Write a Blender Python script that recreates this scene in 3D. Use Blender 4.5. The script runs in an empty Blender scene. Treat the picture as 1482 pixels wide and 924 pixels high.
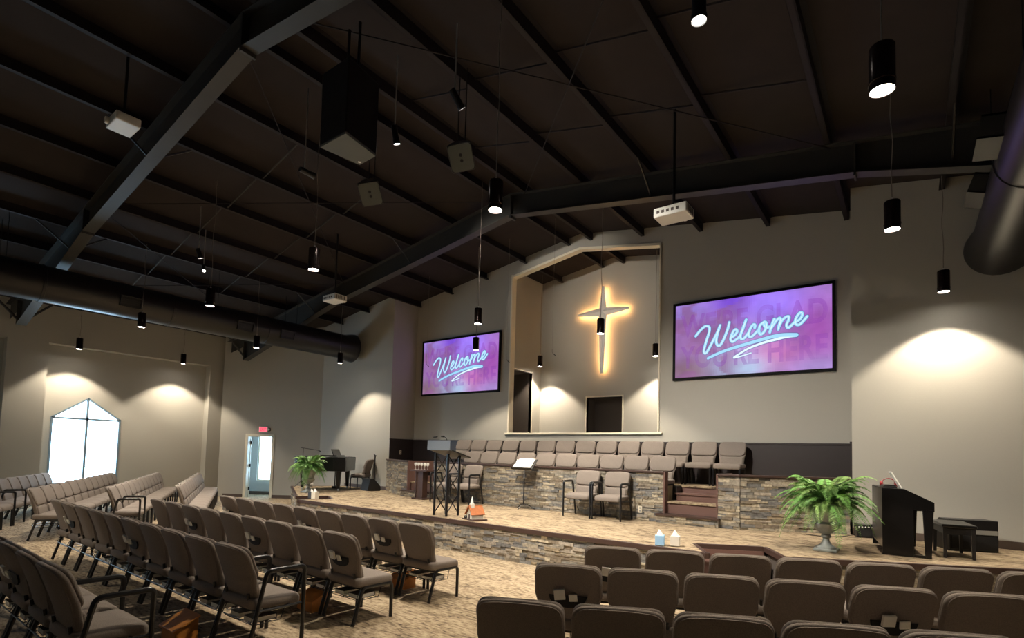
import bpy, bmesh, math, random
from mathutils import Vector, Matrix, noise
R = random.Random(7)
PI = math.pi
scn = bpy.context.scene
COL = scn.collection

# ------------------------------------------------------------------ helpers
class MB:
    """collects faces, builds one mesh object"""
    def __init__(s): s.v = []; s.f = []; s.t = []; s.tint = None
    def add(s, vs, fs, tint=None):
        o = len(s.v); s.v += [tuple(p) for p in vs]
        for f in fs: s.f.append(tuple(i + o for i in f)); s.t.append(tint)
        return s
    def box(s, x0, x1, y0, y1, z0, z1, M=None, tint=None):
        vs = [Vector((x, y, z)) for z in (z0, z1) for y in (y0, y1) for x in (x0, x1)]
        if M is not None: vs = [M @ p for p in vs]
        return s.add(vs, [(0,2,3,1),(4,5,7,6),(0,1,5,4),(2,6,7,3),(0,4,6,2),(1,3,7,5)], tint)
    def prism(s, poly, a, b, axis='z', M=None):
        def P(u, w, h):
            return Vector((u, w, h)) if axis == 'z' else Vector((u, h, w)) if axis == 'y' else Vector((h, u, w))
        n = len(poly)
        vs = [P(u, w, a) for u, w in poly] + [P(u, w, b) for u, w in poly]
        if M is not None: vs = [M @ p for p in vs]
        fs = [tuple(range(n))[::-1], tuple(range(n, 2*n))] + [(i, (i+1) % n, n+(i+1) % n, n+i) for i in range(n)]
        return s.add(vs, fs)
    def tube(s, pts, r, n=8, caps=True, closed=False):
        pts = [Vector(p) for p in pts]; m = len(pts); rr = r if isinstance(r, (list, tuple)) else [r]*m
        rings = []; up = None
        for i, p in enumerate(pts):
            d = (pts[min(i+1, m-1)] - pts[max(i-1, 0)]).normalized()
            if up is None:
                up = Vector((0,0,1)) if abs(d.z) < .9 else Vector((1,0,0))
            x = d.cross(up).normalized(); up = x.cross(d).normalized()
            rings.append([p + (x*math.cos(2*PI*k/n) + up*math.sin(2*PI*k/n))*rr[i] for k in range(n)])
        vs = [q for g in rings for q in g]; fs = []
        for i in range(m-1):
            for k in range(n):
                a = i*n+k; b = i*n+(k+1) % n; fs.append((a, b, b+n, a+n))
        if caps: fs += [tuple(range(n))[::-1], tuple(range((m-1)*n, m*n))]
        return s.add(vs, fs)
    def lathe(s, prof, n=24, M=None):
        vs = []; fs = []
        for r, z in prof:
            for k in range(n):
                p = Vector((r*math.cos(2*PI*k/n), r*math.sin(2*PI*k/n), z)); vs.append(M @ p if M is not None else p)
        for i in range(len(prof)-1):
            for k in range(n):
                a = i*n+k; b = i*n+(k+1) % n; fs.append((a, b, b+n, a+n))
        fs += [tuple(range(n))[::-1], tuple(range((len(prof)-1)*n, len(prof)*n))]
        return s.add(vs, fs)
    def pad(s, outline, thick, r, dome, fn, layers=4):
        """puffed cushion: outline (u,v) list, thickness along w, edge radius r"""
        n = len(outline); cx = sum(p[0] for p in outline)/n; cy = sum(p[1] for p in outline)/n
        def inset(d, w):
            out = []
            for i in range(n):
                a = Vector(outline[i-1]); b = Vector(outline[i]); c = Vector(outline[(i+1) % n])
                t = (c - a).normalized(); nn = Vector((-t.y, t.x))
                out.append((b.x + nn.x*d, b.y + nn.y*d, w))
            return out
        rings = []
        for i in range(layers+1):
            a = i/layers*PI/2; rings.append(inset(r*(1-math.sin(a)), -thick/2 + r*(1-math.cos(a))))
        for i in range(layers+1):
            a = i/layers*PI/2; rings.append(inset(r*(1-math.cos(a)), thick/2 - r*(1-math.sin(a))))
        def shrink(ring, k, dw): return [(cx+(x-cx)*k, cy+(y-cy)*k, w+dw) for x, y, w in ring]
        rings = [shrink(rings[0], .5, 0)] + rings + [shrink(rings[-1], .8, dome*.55), shrink(rings[-1], .4, dome)]
        vs = [fn(*p) for g in rings for p in g]; fs = []
        for i in range(len(rings)-1):
            for k in range(n):
                a = i*n+k; b = i*n+(k+1) % n; fs.append((a, b, b+n, a+n))
        fs += [tuple(range(n))[::-1], tuple(range((len(rings)-1)*n, len(rings)*n))]
        return s.add(vs, fs)
    def build(s, name, mat, parent=None, smooth=False, bevel=0, seg=2, fix=True):
        me = bpy.data.meshes.new(name); me.from_pydata(s.v, [], s.f); me.update()
        if fix:
            bm = bmesh.new(); bm.from_mesh(me); bmesh.ops.recalc_face_normals(bm, faces=bm.faces)
            bm.to_mesh(me); bm.free()
        if any(t is not None for t in s.t):
            ca = me.color_attributes.new('tint', 'FLOAT_COLOR', 'CORNER')
            for p, t in zip(me.polygons, s.t):
                c = t if t is not None else (.5, .5, .5)
                for li in p.loop_indices: ca.data[li].color = (c[0], c[1], c[2], 1)
        if mat: me.materials.append(mat)
        if smooth:
            me.polygons.foreach_set('use_smooth', [True]*len(me.polygons)); 
            try: me.set_sharp_from_angle(angle=math.radians(40))
            except Exception: pass
        o = bpy.data.objects.new(name, me); COL.objects.link(o)
        if parent is not None: o.parent = parent
        if bevel:
            b = o.modifiers.new('edge', 'BEVEL'); b.width = bevel; b.segments = seg; b.limit_method = 'ANGLE'; b.angle_limit = math.radians(35)
        return o

def tag(o, label=None, cat=None, group=None, kind=None):
    if label: o['label'] = label
    if cat: o['category'] = cat
    if group: o['group'] = group
    if kind: o['kind'] = kind
    return o
def thing(name, label, cat, loc=(0,0,0), rz=0, group=None):
    o = bpy.data.objects.new(name, None); COL.objects.link(o); o.location = loc; o.rotation_euler = (0, 0, rz)
    o.empty_display_size = .1
    return tag(o, label, cat, group)
def dup(root, loc, rz=0, label=None, group=None):
    r = root.copy(); COL.objects.link(r); r.location = loc; r.rotation_euler = (0, 0, rz)
    if label: r['label'] = label
    if group: r['group'] = group
    for ch in list(root.children):
        c = ch.copy(); COL.objects.link(c); c.parent = r
        for g in list(ch.children):
            d = g.copy(); COL.objects.link(d); d.parent = c
    return r
def struct(mb, name, mat, **k): return tag(mb.build(name, mat, **k), kind='structure')
def smoothpts(P, n=6):
    P = [Vector(p) for p in P]; out = []
    for i in range(len(P)-1):
        a = P[max(i-1,0)]; b = P[i]; c = P[i+1]; d = P[min(i+2, len(P)-1)]
        for k in range(n):
            t = k/n
            out.append(.5*((2*b) + (c-a)*t + (2*a-5*b+4*c-d)*t*t + (3*b-a-3*c+d)*t**3))
    out.append(P[-1]); return out
def roundrect(x0, x1, y0, y1, r, n=4):
    out = []
    for cx, cy, a0 in ((x1-r, y0+r, -90), (x1-r, y1-r, 0), (x0+r, y1-r, 90), (x0+r, y0+r, 180)):
        for k in range(n+1):
            a = math.radians(a0 + 90*k/n); out.append((cx + r*math.cos(a), cy + r*math.sin(a)))
    return out

# ------------------------------------------------------------------ materials
def S(r, g, b):
    f = lambda c: (c/255/12.92) if c <= 10 else ((c/255+.055)/1.055)**2.4
    return (f(r), f(g), f(b), 1)
def newmat(name):
    m = bpy.data.materials.new(name); m.use_nodes = True
    nt = m.node_tree; return m, nt, nt.nodes['Principled BSDF']
def plain(name, c, rough=.6, metal=0, spec=.5, nscale=0, namt=.15, bump=0, coat=0):
    m, nt, p = newmat(name); p.inputs['Base Color'].default_value = c
    p.inputs['Roughness'].default_value = rough; p.inputs['Metallic'].default_value = metal
    p.inputs['Specular IOR Level'].default_value = spec; p.inputs['Coat Weight'].default_value = coat
    if nscale:
        N = nt.nodes; L = nt.links
        tc = N.new('ShaderNodeTexCoord'); no = N.new('ShaderNodeTexNoise'); no.inputs['Scale'].default_value = nscale; no.inputs['Detail'].default_value = 4
        L.new(tc.outputs['Object'], no.inputs['Vector'])
        mx = N.new('ShaderNodeMix'); mx.data_type = 'RGBA'
        mx.inputs[6].default_value = tuple(x*(1-namt) for x in c[:3]) + (1,); mx.inputs[7].default_value = tuple(min(1, x*(1+namt)) for x in c[:3]) + (1,)
        L.new(no.outputs['Fac'], mx.inputs[0]); L.new(mx.outputs[2], p.inputs['Base Color'])
        if bump:
            b = N.new('ShaderNodeBump'); b.inputs['Strength'].default_value = bump; b.inputs['Distance'].default_value = .01
            L.new(no.outputs['Fac'], b.inputs['Height']); L.new(b.outputs['Normal'], p.inputs['Normal'])
    return m
def emit(name, c, s):
    m, nt, p = newmat(name); p.inputs['Base Color'].default_value = (0,0,0,1)
    p.inputs['Emission Color'].default_value = c; p.inputs['Emission Strength'].default_value = s; return m

M_wall = plain('painted_wall', S(174,170,160), .75, nscale=60, namt=.03, bump=.05, spec=.25)
M_trimcream = plain('cream_trim', S(225,216,195), .45)
M_base = plain('brown_baseboard', S(86,72,64), .5)
M_wains = plain('dark_wainscot', S(50,42,42), .45, nscale=8, namt=.08)
M_deck = plain('black_deck', S(49,43,41), .85, nscale=3, namt=.2, spec=.2)
M_purlin = plain('dark_purlin', S(36,31,33), .65, nscale=5, namt=.15, spec=.3)
M_rafter = plain('dark_rafter', S(56,55,52), .5, nscale=5, namt=.1, spec=.4)
M_duct = plain('black_duct', S(26,24,25), .36, nscale=9, namt=.15, spec=.5)
M_black = plain('black_paint', S(24,23,24), .4)
M_gloss = plain('gloss_black', S(12,11,12), .28, spec=.4, coat=.15)
M_frame = plain('black_tube', S(22,21,23), .33, spec=.5)
M_fabric = plain('taupe_fabric', S(131,121,113), .95, nscale=150, namt=.38, bump=.3, spec=.15)
M_pouch = plain('black_pouch', S(20,19,20), .8)
M_brown = plain('brown_riser', S(108,80,72), .5, nscale=4, namt=.1)
M_nosing = plain('dark_nosing', S(66,48,42), .45)
M_white = plain('white_card', S(232,230,224), .7)
M_grey = plain('grey_plastic', S(150,148,142), .5)
M_projector = plain('white_plastic', S(214,212,204), .45)
M_bronze = plain('bronze_metal', S(46,36,34), .22, metal=.6)
M_steel = plain('brushed_steel', S(205,203,200), .3, metal=.7)
M_silver = plain('silver_cross', S(236,232,228), .45)
M_wood = plain('honey_wood', S(212,138,62), .45, nscale=14, namt=.25)
M_darkwood = plain('dark_wood', S(74,52,44), .45, nscale=10, namt=.2)
def leafmat():
    m, nt, p = newmat('fern_leaf'); N = nt.nodes; L = nt.links
    at = N.new('ShaderNodeAttribute'); at.attribute_name = 'tint'; L.new(at.outputs['Color'], p.inputs['Base Color'])
    p.inputs['Roughness'].default_value = .45; return m
M_leaf = leafmat()
M_stem = plain('fern_stem', S(92,130,60), .6)
M_urn = plain('pewter_urn', S(150,154,150), .4, metal=.2, nscale=12, namt=.35)
M_paper = plain('paper', S(240,238,230), .8)
M_red = plain('red_plastic', S(150,28,34), .4)
M_blue = plain('tissue_blue', S(150,190,225), .6)
M_dark = plain('dark_paint_and_shade', S(84,76,70), .8)
M_hall = plain('hall_paint', S(176,182,184), .75)
M_cable = plain('grey_cable', S(120,112,104), .5)
M_light = emit('lamp_lens', (1, .93, .82, 1), 40)
M_led = emit('warm_led', (1, .50, .17, 1), 19)
M_exit = emit('exit_red', (1, .12, .16, 1), .9)
M_exitl = emit('exit_letters', (.75, .01, .04, 1), .4)

def carpet():
    m, nt, p = newmat('patterned_carpet'); N = nt.nodes; L = nt.links
    tc = N.new('ShaderNodeTexCoord')
    def noi(sx, sy, det, rough=.6):
        mp = N.new('ShaderNodeMapping'); mp.inputs['Scale'].default_value = (sx, sy, 1); L.new(tc.outputs['Object'], mp.inputs['Vector'])
        n = N.new('ShaderNodeTexNoise'); n.inputs['Scale'].default_value = 1; n.inputs['Detail'].default_value = det; n.inputs['Roughness'].default_value = rough
        L.new(mp.outputs[0], n.inputs['Vector']); return n
    a = noi(11, 30, 3); b = noi(3, 6, 2); c = noi(120, 120, 2)
    r = N.new('ShaderNodeValToRGB'); e = r.color_ramp.elements
    e[0].position = .36; e[0].color = S(92,80,68); e[1].position = .60; e[1].color = S(194,175,146)
    x = e.new(.47); x.color = S(158,139,114)
    mx = N.new('ShaderNodeMath'); mx.operation = 'MULTIPLY_ADD'; mx.inputs[1].default_value = .35; L.new(b.outputs['Fac'], mx.inputs[0])
    m2 = N.new('ShaderNodeMath'); m2.operation = 'MULTIPLY'; m2.inputs[1].default_value = .65; L.new(a.outputs['Fac'], m2.inputs[0]); L.new(m2.outputs[0], mx.inputs[2])
    L.new(mx.outputs[0], r.inputs[0])
    mm = N.new('ShaderNodeMix'); mm.data_type = 'RGBA'; mm.blend_type = 'MULTIPLY'; mm.inputs[0].default_value = .35
    L.new(r.outputs[0], mm.inputs[6]); L.new(c.outputs['Fac'], mm.inputs[7]); L.new(mm.outputs[2], p.inputs['Base Color'])
    bp = N.new('ShaderNodeBump'); bp.inputs['Strength'].default_value = .3; bp.inputs['Distance'].default_value = .01; L.new(c.outputs['Fac'], bp.inputs['Height']); L.new(bp.outputs[0], p.inputs['Normal'])
    p.inputs['Roughness'].default_value = .95; p.inputs['Specular IOR Level'].default_value = .1
    return m
M_carpet = carpet()
def stone():
    m, nt, p = newmat('ledger_stone'); N = nt.nodes; L = nt.links
    at = N.new('ShaderNodeAttribute'); at.attribute_name = 'tint'
    tc = N.new('ShaderNodeTexCoord'); n = N.new('ShaderNodeTexNoise'); n.inputs['Scale'].default_value = 22; n.inputs['Detail'].default_value = 6
    L.new(tc.outputs['Object'], n.inputs['Vector'])
    mm = N.new('ShaderNodeMix'); mm.data_type = 'RGBA'; mm.blend_type = 'OVERLAY'; mm.inputs[0].default_value = .8
    L.new(at.outputs['Color'], mm.inputs[6]); L.new(n.outputs['Fac'], mm.inputs[7]); L.new(mm.outputs[2], p.inputs['Base Color'])
    bp = N.new('ShaderNodeBump'); bp.inputs['Strength'].default_value = .6; bp.inputs['Distance'].default_value = .02; L.new(n.outputs['Fac'], bp.inputs['Height']); L.new(bp.outputs[0], p.inputs['Normal'])
    p.inputs['Roughness'].default_value = .75; return m
M_stone = stone()
def screenmat():
    m, nt, p = newmat('screen_picture'); N = nt.nodes; L = nt.links
    at = N.new('ShaderNodeAttribute'); at.attribute_name = 'tint'
    p.inputs['Base Color'].default_value = (.01,.01,.01,1); p.inputs['Roughness'].default_value = .3
    L.new(at.outputs['Color'], p.inputs['Emission Color']); p.inputs['Emission Strength'].default_value = .5; p.inputs['Specular IOR Level'].default_value = .1; return m
M_screen = screenmat()
def ghostmat():
    m, nt, p = newmat('screen_ghost_letters'); N = nt.nodes; L = nt.links
    p.inputs['Base Color'].default_value = (0,0,0,1); p.inputs['Emission Color'].default_value = S(132,52,170); p.inputs['Emission Strength'].default_value = .5
    tr = N.new('ShaderNodeBsdfTransparent'); mx = N.new('ShaderNodeMixShader')
    tc = N.new('ShaderNodeTexCoord'); n = N.new('ShaderNodeTexNoise'); n.inputs['Scale'].default_value = 1.6; n.inputs['Detail'].default_value = 6
    L.new(tc.outputs['Object'], n.inputs['Vector'])
    mr = N.new('ShaderNodeMapRange'); mr.inputs[1].default_value = .35; mr.inputs[2].default_value = .65; mr.inputs[3].default_value = .06; mr.inputs[4].default_value = .48
    L.new(n.outputs['Fac'], mr.inputs[0]); L.new(mr.outputs[0], mx.inputs[0]); L.new(tr.outputs[0], mx.inputs[1]); L.new(p.outputs[0], mx.inputs[2])
    L.new(mx.outputs[0], N['Material Output'].inputs['Surface']); return m
M_ghost = ghostmat()
M_script = emit('screen_script', S(150,206,240), .56)
M_scripto = emit('screen_script_edge', S(86,92,150), .5)
M_scriptl = emit('screen_script_light', S(214,236,255), .56)
def glassmat():
    m = bpy.data.materials.new('window_glass'); m.use_nodes = True; nt = m.node_tree; N = nt.nodes; L = nt.links; N.clear()
    o = N.new('ShaderNodeOutputMaterial'); t = N.new('ShaderNodeBsdfTransparent'); g = N.new('ShaderNodeBsdfGlossy'); g.inputs['Roughness'].default_value = .02
    t.inputs['Color'].default_value = (.93,.97,.98,1)
    mx = N.new('ShaderNodeMixShader'); mx.inputs[0].default_value = .05; L.new(t.outputs[0], mx.inputs[1]); L.new(g.outputs[0], mx.inputs[2]); L.new(mx.outputs[0], o.inputs[0]); return m
M_glass = glassmat()

# ------------------------------------------------------------------ camera
cam = bpy.data.cameras.new('camera'); co = bpy.data.objects.new('camera', cam); COL.objects.link(co); scn.camera = co
yaw, pitch, roll = 0.6439, 0.0546, 0.0281
CP = Vector((6.7897, -11.7793, 1.75))
F = Vector((-math.sin(yaw)*math.cos(pitch), math.cos(yaw)*math.cos(pitch), math.sin(pitch)))
Rt = Vector((math.cos(yaw), math.sin(yaw), 0)); U = Rt.cross(F)
R2 = math.cos(roll)*Rt + math.sin(roll)*U; U2 = -math.sin(roll)*Rt + math.cos(roll)*U
co.matrix_world = Matrix((( R2.x, U2.x, -F.x, CP.x), (R2.y, U2.y, -F.y, CP.y), (R2.z, U2.z, -F.z, CP.z), (0,0,0,1)))
cam.sensor_fit = 'HORIZONTAL'; cam.sensor_width = 36; cam.lens = 767.9067/1482*36
cam.shift_x = (741 - 740.9262)/1482; cam.shift_y = (615.8605 - 462)/1482
cam.clip_start = .05; cam.clip_end = 200
scn.view_settings.view_transform = 'Standard'; scn.view_settings.look = 'None'; scn.view_settings.gamma = 1
scn.view_settings.use_curve_mapping = False; scn.view_settings.exposure = 1.08

# ------------------------------------------------------------------ roof and shell
PZ, PS, DK = 7.333, .1529, .19
def deck(x): return PZ + DK - PS*abs(x)
W = 6.0; D = .986
mb = MB()
for s in (-1, 1):
    mb.prism([(0, PZ+DK), (s*14, deck(14)), (s*14, deck(14)+.12), (0, PZ+DK+.12)], -15.2, 2.4, 'y')
struct(mb, 'ceiling', M_deck)
# corrugated ribs of the metal deck are part of the ceiling sheet
def wallpoly(mb, pts, y0, y1): mb.prism(pts, y0, y1, 'y')
a, oz, orz, sill = 2.165, 6.80, 7.16, 2.346
mb = MB(); up = .04
for s in (-1, 1):
    wallpoly(mb, [(s*W, 0), (s*a, 0), (s*a, deck(a)+up), (s*W, deck(W)+up)], 0, .15)
wallpoly(mb, [(-a, 0), (a, 0), (a, sill), (-a, sill)], 0, .15)
wallpoly(mb, [(-a, oz), (0, orz), (0, deck(0)+up), (-a, deck(a)+up)], 0, .15)
wallpoly(mb, [(0, orz), (a, oz), (a, deck(a)+up), (0, deck(0)+up)], 0, .15)
struct(mb, 'wall_front', M_wall)
X2 = 9.65
mb = MB()
for s in (-1, 1):
    wallpoly(mb, [(s*W, 0), (s*X2, 0), (s*X2, deck(X2)+up), (s*W, deck(W)+up)], -D, .15)
struct(mb, 'wall_front_wings', M_wall)
# angled walls; the far one holds the doorway
Pa = Vector((-X2, -D)); Qa = Vector((-12.3, -2.95)); ua = (Qa-Pa).normalized(); na = Vector((-ua.y, ua.x)); La = (Qa-Pa).length   # na points into the room
def angM(): return Matrix(((ua.x, na.x, 0, Pa.x), (ua.y, na.y, 0, Pa.y), (0, 0, 1, 0), (0, 0, 0, 1)))   # local x along wall, y into the room
AM = angM(); d0, d1, dh = 1.66, 2.53, 2.13
mb = MB()
mb.box(-.1, d0, -.15, 0, 0, 6.2, AM).box(d1, La+.2, -.15, 0, 0, 6.2, AM).box(d0, d1, -.15, 0, dh, 6.2, AM)
struct(mb, 'wall_angled', M_wall)
mb = MB()
mb.prism([(X2, -D), (12.3, -2.95), (12.3, -2.7), (X2, -.6)], 0, 6.2)
mb.box(12.3, 12.75, -15.1, -2.7, 0, 6)
struct(mb, 'wall_right', M_wall)
mb = MB(); mb.prism([(-13, 0), (13, 0), (13, deck(13)), (0, deck(0)), (-13, deck(13))], -15.2, -15.05, 'y'); struct(mb, 'wall_rear', M_wall)
# window wall
LX, RX = -12.6, -12.95
bays = [(-7.79, -3.45, -7.55, -5.87), (-13.45, -8.65, -12.0, -10.32)]
wb, ws, wp, hd = .51, 2.47, 3.08, 4.53
mb = MB()
for y0, y1, w0, w1 in bays:
    wc = (w0+w1)/2
    for poly in ([(y0,0),(w0,0),(w0,hd+.1),(y0,hd)], [(w1,0),(y1,0),(y1,hd),(w1,hd)], [(w0,0),(w1,0),(w1,wb),(w0,wb)],
                 [(w0,ws),(wc,wp),(wc,hd),(w0,hd)], [(wc,wp),(w1,ws),(w1,hd),(wc,hd)]):
        mb.prism(poly, RX-.12, RX, 'x')
for y0, y1 in ((-15.1, -13.45), (-8.65, -7.79), (-3.45, -2.93)): mb.box(RX-.12, LX, y0, y1, 0, 6)
for y0, y1, w0, w1 in bays: mb.box(RX-.12, LX, y0, y1, hd, 6)
mb.box(-13.1, -12.28, -2.93, -2.75, 0, 6)
struct(mb, 'wall_left', M_wall)
for i, (y0, y1, w0, w1) in enumerate(bays):
    wc = (w0+w1)/2; t = .045
    mb = MB()
    P5 = [(w0,wb),(w1,wb),(w1,ws),(wc,wp),(w0,ws)]
    for k in range(5):
        (ya, za), (yb, zb) = P5[k], P5[(k+1) % 5]
        L = math.hypot(yb-ya, zb-za); A = math.atan2(zb-za, yb-ya)
        M = Matrix.Translation((RX-.03, ya, za)) @ Matrix.Rotation(A, 4, 'X')
        mb.box(-.05, .05, -.01, L+.01, -.005, t, M)
    mb.box(RX-.07, RX+.01, wc-.03, wc+.03, wb, wp-.02); mb.box(RX-.07, RX+.01, w0, w1, ws-.06, ws)
    wf = struct(mb, 'window_%d' % (i+1), plain('bronze_window_frame', S(122,142,156), .4))
    mb = MB(); mb.prism([(w0,wb),(w1,wb),(w1,ws),(wc,wp),(w0,ws)], RX-.05, RX-.044, 'x'); mb.build('pane', M_glass, wf)
    mb = MB(); mb.box(RX-.04, RX+.05, w0-.03, w1+.03, wb-.03, wb+.004); mb.build('window_sill', M_trimcream, wf)
# floor
mb = MB(); mb.prism([(-14.5, -15.1), (13, -15.1), (13, 2.2), (-14.5, 2.2)], -.1, 0); struct(mb, 'floor', M_carpet)
# hallway behind the doorway
mb = MB(); mb.box(.4, 1.72, -1.45, -1.3, 0, 3, AM).box(2.78, 4.3, -1.45, -1.3, 0, 3, AM).box(1.72, 2.78, -1.45, -1.3, 0, .51, AM).box(1.72, 2.78, -1.45, -1.3, 2.65, 3, AM)
mb.box(.3, .4, -1.45, -.15, 0, 3, AM).box(4.2, 4.3, -1.45, -.15, 0, 3, AM).box(.3, 4.3, -1.45, -.15, 2.9, 3, AM)
struct(mb, 'wall_hallway', M_hall)
mb = MB(); mb.box(1.72, 1.77, -1.42, -1.34, .51, 2.65, AM).box(2.73, 2.78, -1.42, -1.34, .51, 2.65, AM).box(1.72, 2.78, -1.42, -1.34, .51, .56, AM).box(1.72, 2.78, -1.42, -1.34, 2.6, 2.65, AM)
wf = struct(mb, 'window_3', M_trimcream)
mb = MB(); mb.box(1.75, 2.75, -1.39, -1.385, .55, 2.62, AM); mb.build('pane', M_glass, wf)
mb = MB(); mb.box(.4, 4.2, -1.3, -1.28, 0, .12, AM); struct(mb, 'baseboard_hallway', M_base)
mb = MB(); c = .075
mb.box(d0-c, d0+.02, -.17, .02, 0, dh+c, AM).box(d1-.02, d1+c, -.17, .02, 0, dh+c, AM).box(d0-c, d1+c, -.17, .02, dh-.02, dh+c, AM)
dr = struct(mb, 'door_1', M_trimcream, bevel=.006)
mb = MB(); mb.box(d1-.03, d1+.80, -.225, -.18, .01, dh-.03, AM); lf = mb.build('door_leaf', M_trimcream, dr)
mb = MB(); mb.tube([AM @ Vector((d1+.73, -.225, 1.0)), AM @ Vector((d1+.73, -.28, 1.0)), AM @ Vector((d1+.61, -.28, 1.0))], .012); mb.build('handle', M_steel, lf)
for zz in (.25, 1.05, 1.85):
    mb = MB(); mb.box(d1-.07, d1-.018, -.185, -.16, zz, zz+.1, AM); mb.build('hinge', M_black, lf)
# baseboards
mb = MB(); mb.box(0, d0-c, 0, .02, 0, .11, AM).box(d1+c, La, 0, .02, 0, .11, AM); struct(mb, 'baseboard_angled', M_base)
mb = MB(); mb.box(RX, RX+.02, -7.79, -3.45, 0, .11).box(LX, LX+.02, -3.45, -2.95, 0, .11).box(LX, LX+.02, -8.65, -7.79, 0, .11).box(RX, RX+.02, -13.45, -8.65, 0, .11); struct(mb, 'baseboard_left', M_base)
SZ = .551
mb = MB(); mb.box(6.0, 8.13, -D-.02, -D, SZ, SZ+.12); struct(mb, 'baseboard_right', M_base)
mb = MB(); mb.box(-8.13, -6.0, -D-.02, -D, SZ, SZ+.1); struct(mb, 'baseboard_front', M_base)
# wainscot behind the choir
mb = MB(); mb.box(-W+.02, W-.02, -.02, 0, 1.2, 2.11); mb.box(-W, -W+.02, -D, 0, 1.2, 2.11).box(W-.02, W, -D, 0, 1.2, 2.11); struct(mb, 'trim_1', M_wains)
mb = MB(); mb.box(-W+.03, W-.03, -.035, 0, 2.09, 2.13).box(-W, -W+.035, -D-.01, 0, 2.09, 2.13).box(W-.035, W, -D-.01, 0, 2.09, 2.13); struct(mb, 'trim_2', M_wains, bevel=.006)
# cream trim round the gable opening
mb = MB(); t = .06
mb.box(-a-.03, -a+.012, -.03, .17, sill, oz+.02).box(a-.012, a+.02, -.03, .17, sill, oz)
for s in (-1, 1):
    mb.prism([(0, orz), (s*a, oz), (s*a, oz-.06), (0, orz-.06)], -.03, .17, 'y')
struct(mb, 'trim_3', M_trimcream)
mb = MB(); mb.box(-a-.1, a+.1, -.06, .17, sill-.05, sill); struct(mb, 'trim_4', M_trimcream, bevel=.008)
# room behind the opening
BX, BY = -2.45, 1.95
mb = MB()
ZB = 2.3
mb.box(BX-.1, BX, .15, .35, ZB, 7.4).box(BX-.1, BX, 1.48, BY+.1, ZB, 7.4).box(BX-.1, BX, .35, 1.48, 4.24, 7.4)
mb.box(2.45, 2.55, .15, BY+.1, ZB, 7.4)
b0, b1, bt = -.79, .34, 3.47
mb.box(BX, b0, BY, BY+.1, ZB, 7.6).box(b1, 2.45, BY, BY+.1, ZB, 7.6).box(b0, b1, BY, BY+.1, bt, 7.6).box(b0, b1, BY, BY+.1, ZB, 2.36)
struct(mb, 'wall_back', M_wall)
mb = MB(); mb.box(BX-.1, 2.55, .1, BY+.3, ZB-.05, ZB); struct(mb, 'trim_5', M_dark)
mb = MB()   # niches beyond the two inner openings, unlit darkness put into their wall colour
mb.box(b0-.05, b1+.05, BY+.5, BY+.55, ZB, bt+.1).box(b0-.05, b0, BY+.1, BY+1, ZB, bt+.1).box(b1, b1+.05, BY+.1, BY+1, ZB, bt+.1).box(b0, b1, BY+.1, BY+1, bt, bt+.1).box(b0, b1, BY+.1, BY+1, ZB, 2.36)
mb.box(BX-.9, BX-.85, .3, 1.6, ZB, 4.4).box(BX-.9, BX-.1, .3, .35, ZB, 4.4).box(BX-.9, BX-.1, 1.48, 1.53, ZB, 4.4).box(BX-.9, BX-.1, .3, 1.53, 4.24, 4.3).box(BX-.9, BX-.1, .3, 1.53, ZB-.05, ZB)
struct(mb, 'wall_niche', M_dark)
mb = MB(); e = .035
mb.box(b0-e, b0, BY-.02, BY+.1, 2.36, bt+e).box(b1, b1+e, BY-.02, BY+.1, 2.36, bt+e).box(b0, b1, BY-.02, BY+.1, bt, bt+e)
mb.box(BX-.1, BX+.02, 1.48, 1.48+e, ZB, 4.24+e).box(BX-.1, BX+.02, .35-e, .35, ZB, 4.24+e).box(BX-.1, BX+.02, .35, 1.48, 4.24, 4.24+e)
struct(mb, 'trim_6', M_trimcream)

# purlins and rafters (each its own beam)
def purlin(x, y0, y1):
    s = 1 if x > 0 else -1; zb = PZ - PS*abs(x); zt = zb + DK
    mb = MB()
    mb.box(x-.006, x+.006, y0, y1, zb, zt); mb.box(min(x, x-s*.07), max(x, x-s*.07), y0, y1, zb, zb+.006); mb.box(min(x, x+s*.07), max(x, x+s*.07), y0, y1, zt-.012, zt-.004)
    mb.box(x-s*.07-.003, x-s*.07+.003, y0, y1, zb, zb+.025)
    struct(mb, 'purlin_beam', M_purlin)
for k in range(9):
    for s in (-1, 1):
        x = s*(.358 + 1.385*k)
        purlin(x, -15.05, 0 if abs(x) < W else (-D if abs(x) < X2 else -D - (abs(x)-X2)*.74 - .05))
        if k < 2: purlin(x, .15, BY)
def rafter(y):
    mb = MB(); top = lambda x: PZ - PS*abs(x)
    for s in (-1, 1):
        B = [(0, 6.871), (6.2, 6.871-PS*6.2), (11.25, 4.69)]
        poly = [(s*x, z) for x, z in B] + [(s*11.25, 5.2), (s*12.55, 5.0), (s*12.55, top(12.55)-.02), (0, top(0)-.02)]
        mb.prism(poly, y-.006, y+.006, 'y')
        for (xa, za), (xb, zb) in zip(B[:-1], B[1:]):
            mb.prism([(s*xa, za), (s*xb, zb), (s*xb, zb-.014), (s*xa, za-.014)], y-.1, y+.1, 'y')
        mb.prism([(0, top(0)-.02), (s*12.55, top(12.55)-.02), (s*12.55, top(12.55)-.005), (0, top(0)-.005)], y-.1, y+.1, 'y')
        mb.box(s*11.25-.01, s*11.25+.01, y-.1, y+.1, 4.68, 5.3)
        for xs in (6.2,):
            zz = 6.871-PS*xs; mb.box(s*xs-.012, s*xs+.012, y-.1, y+.1, zz-.06, zz+.42)
    mb.box(-.02, .02, y-.1, y+.1, 6.80, 7.3)
    struct(mb, 'rafter_beam', M_rafter)
RY = (-2.93, -8.64, -14.35)
for y in RY: rafter(y)
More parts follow.
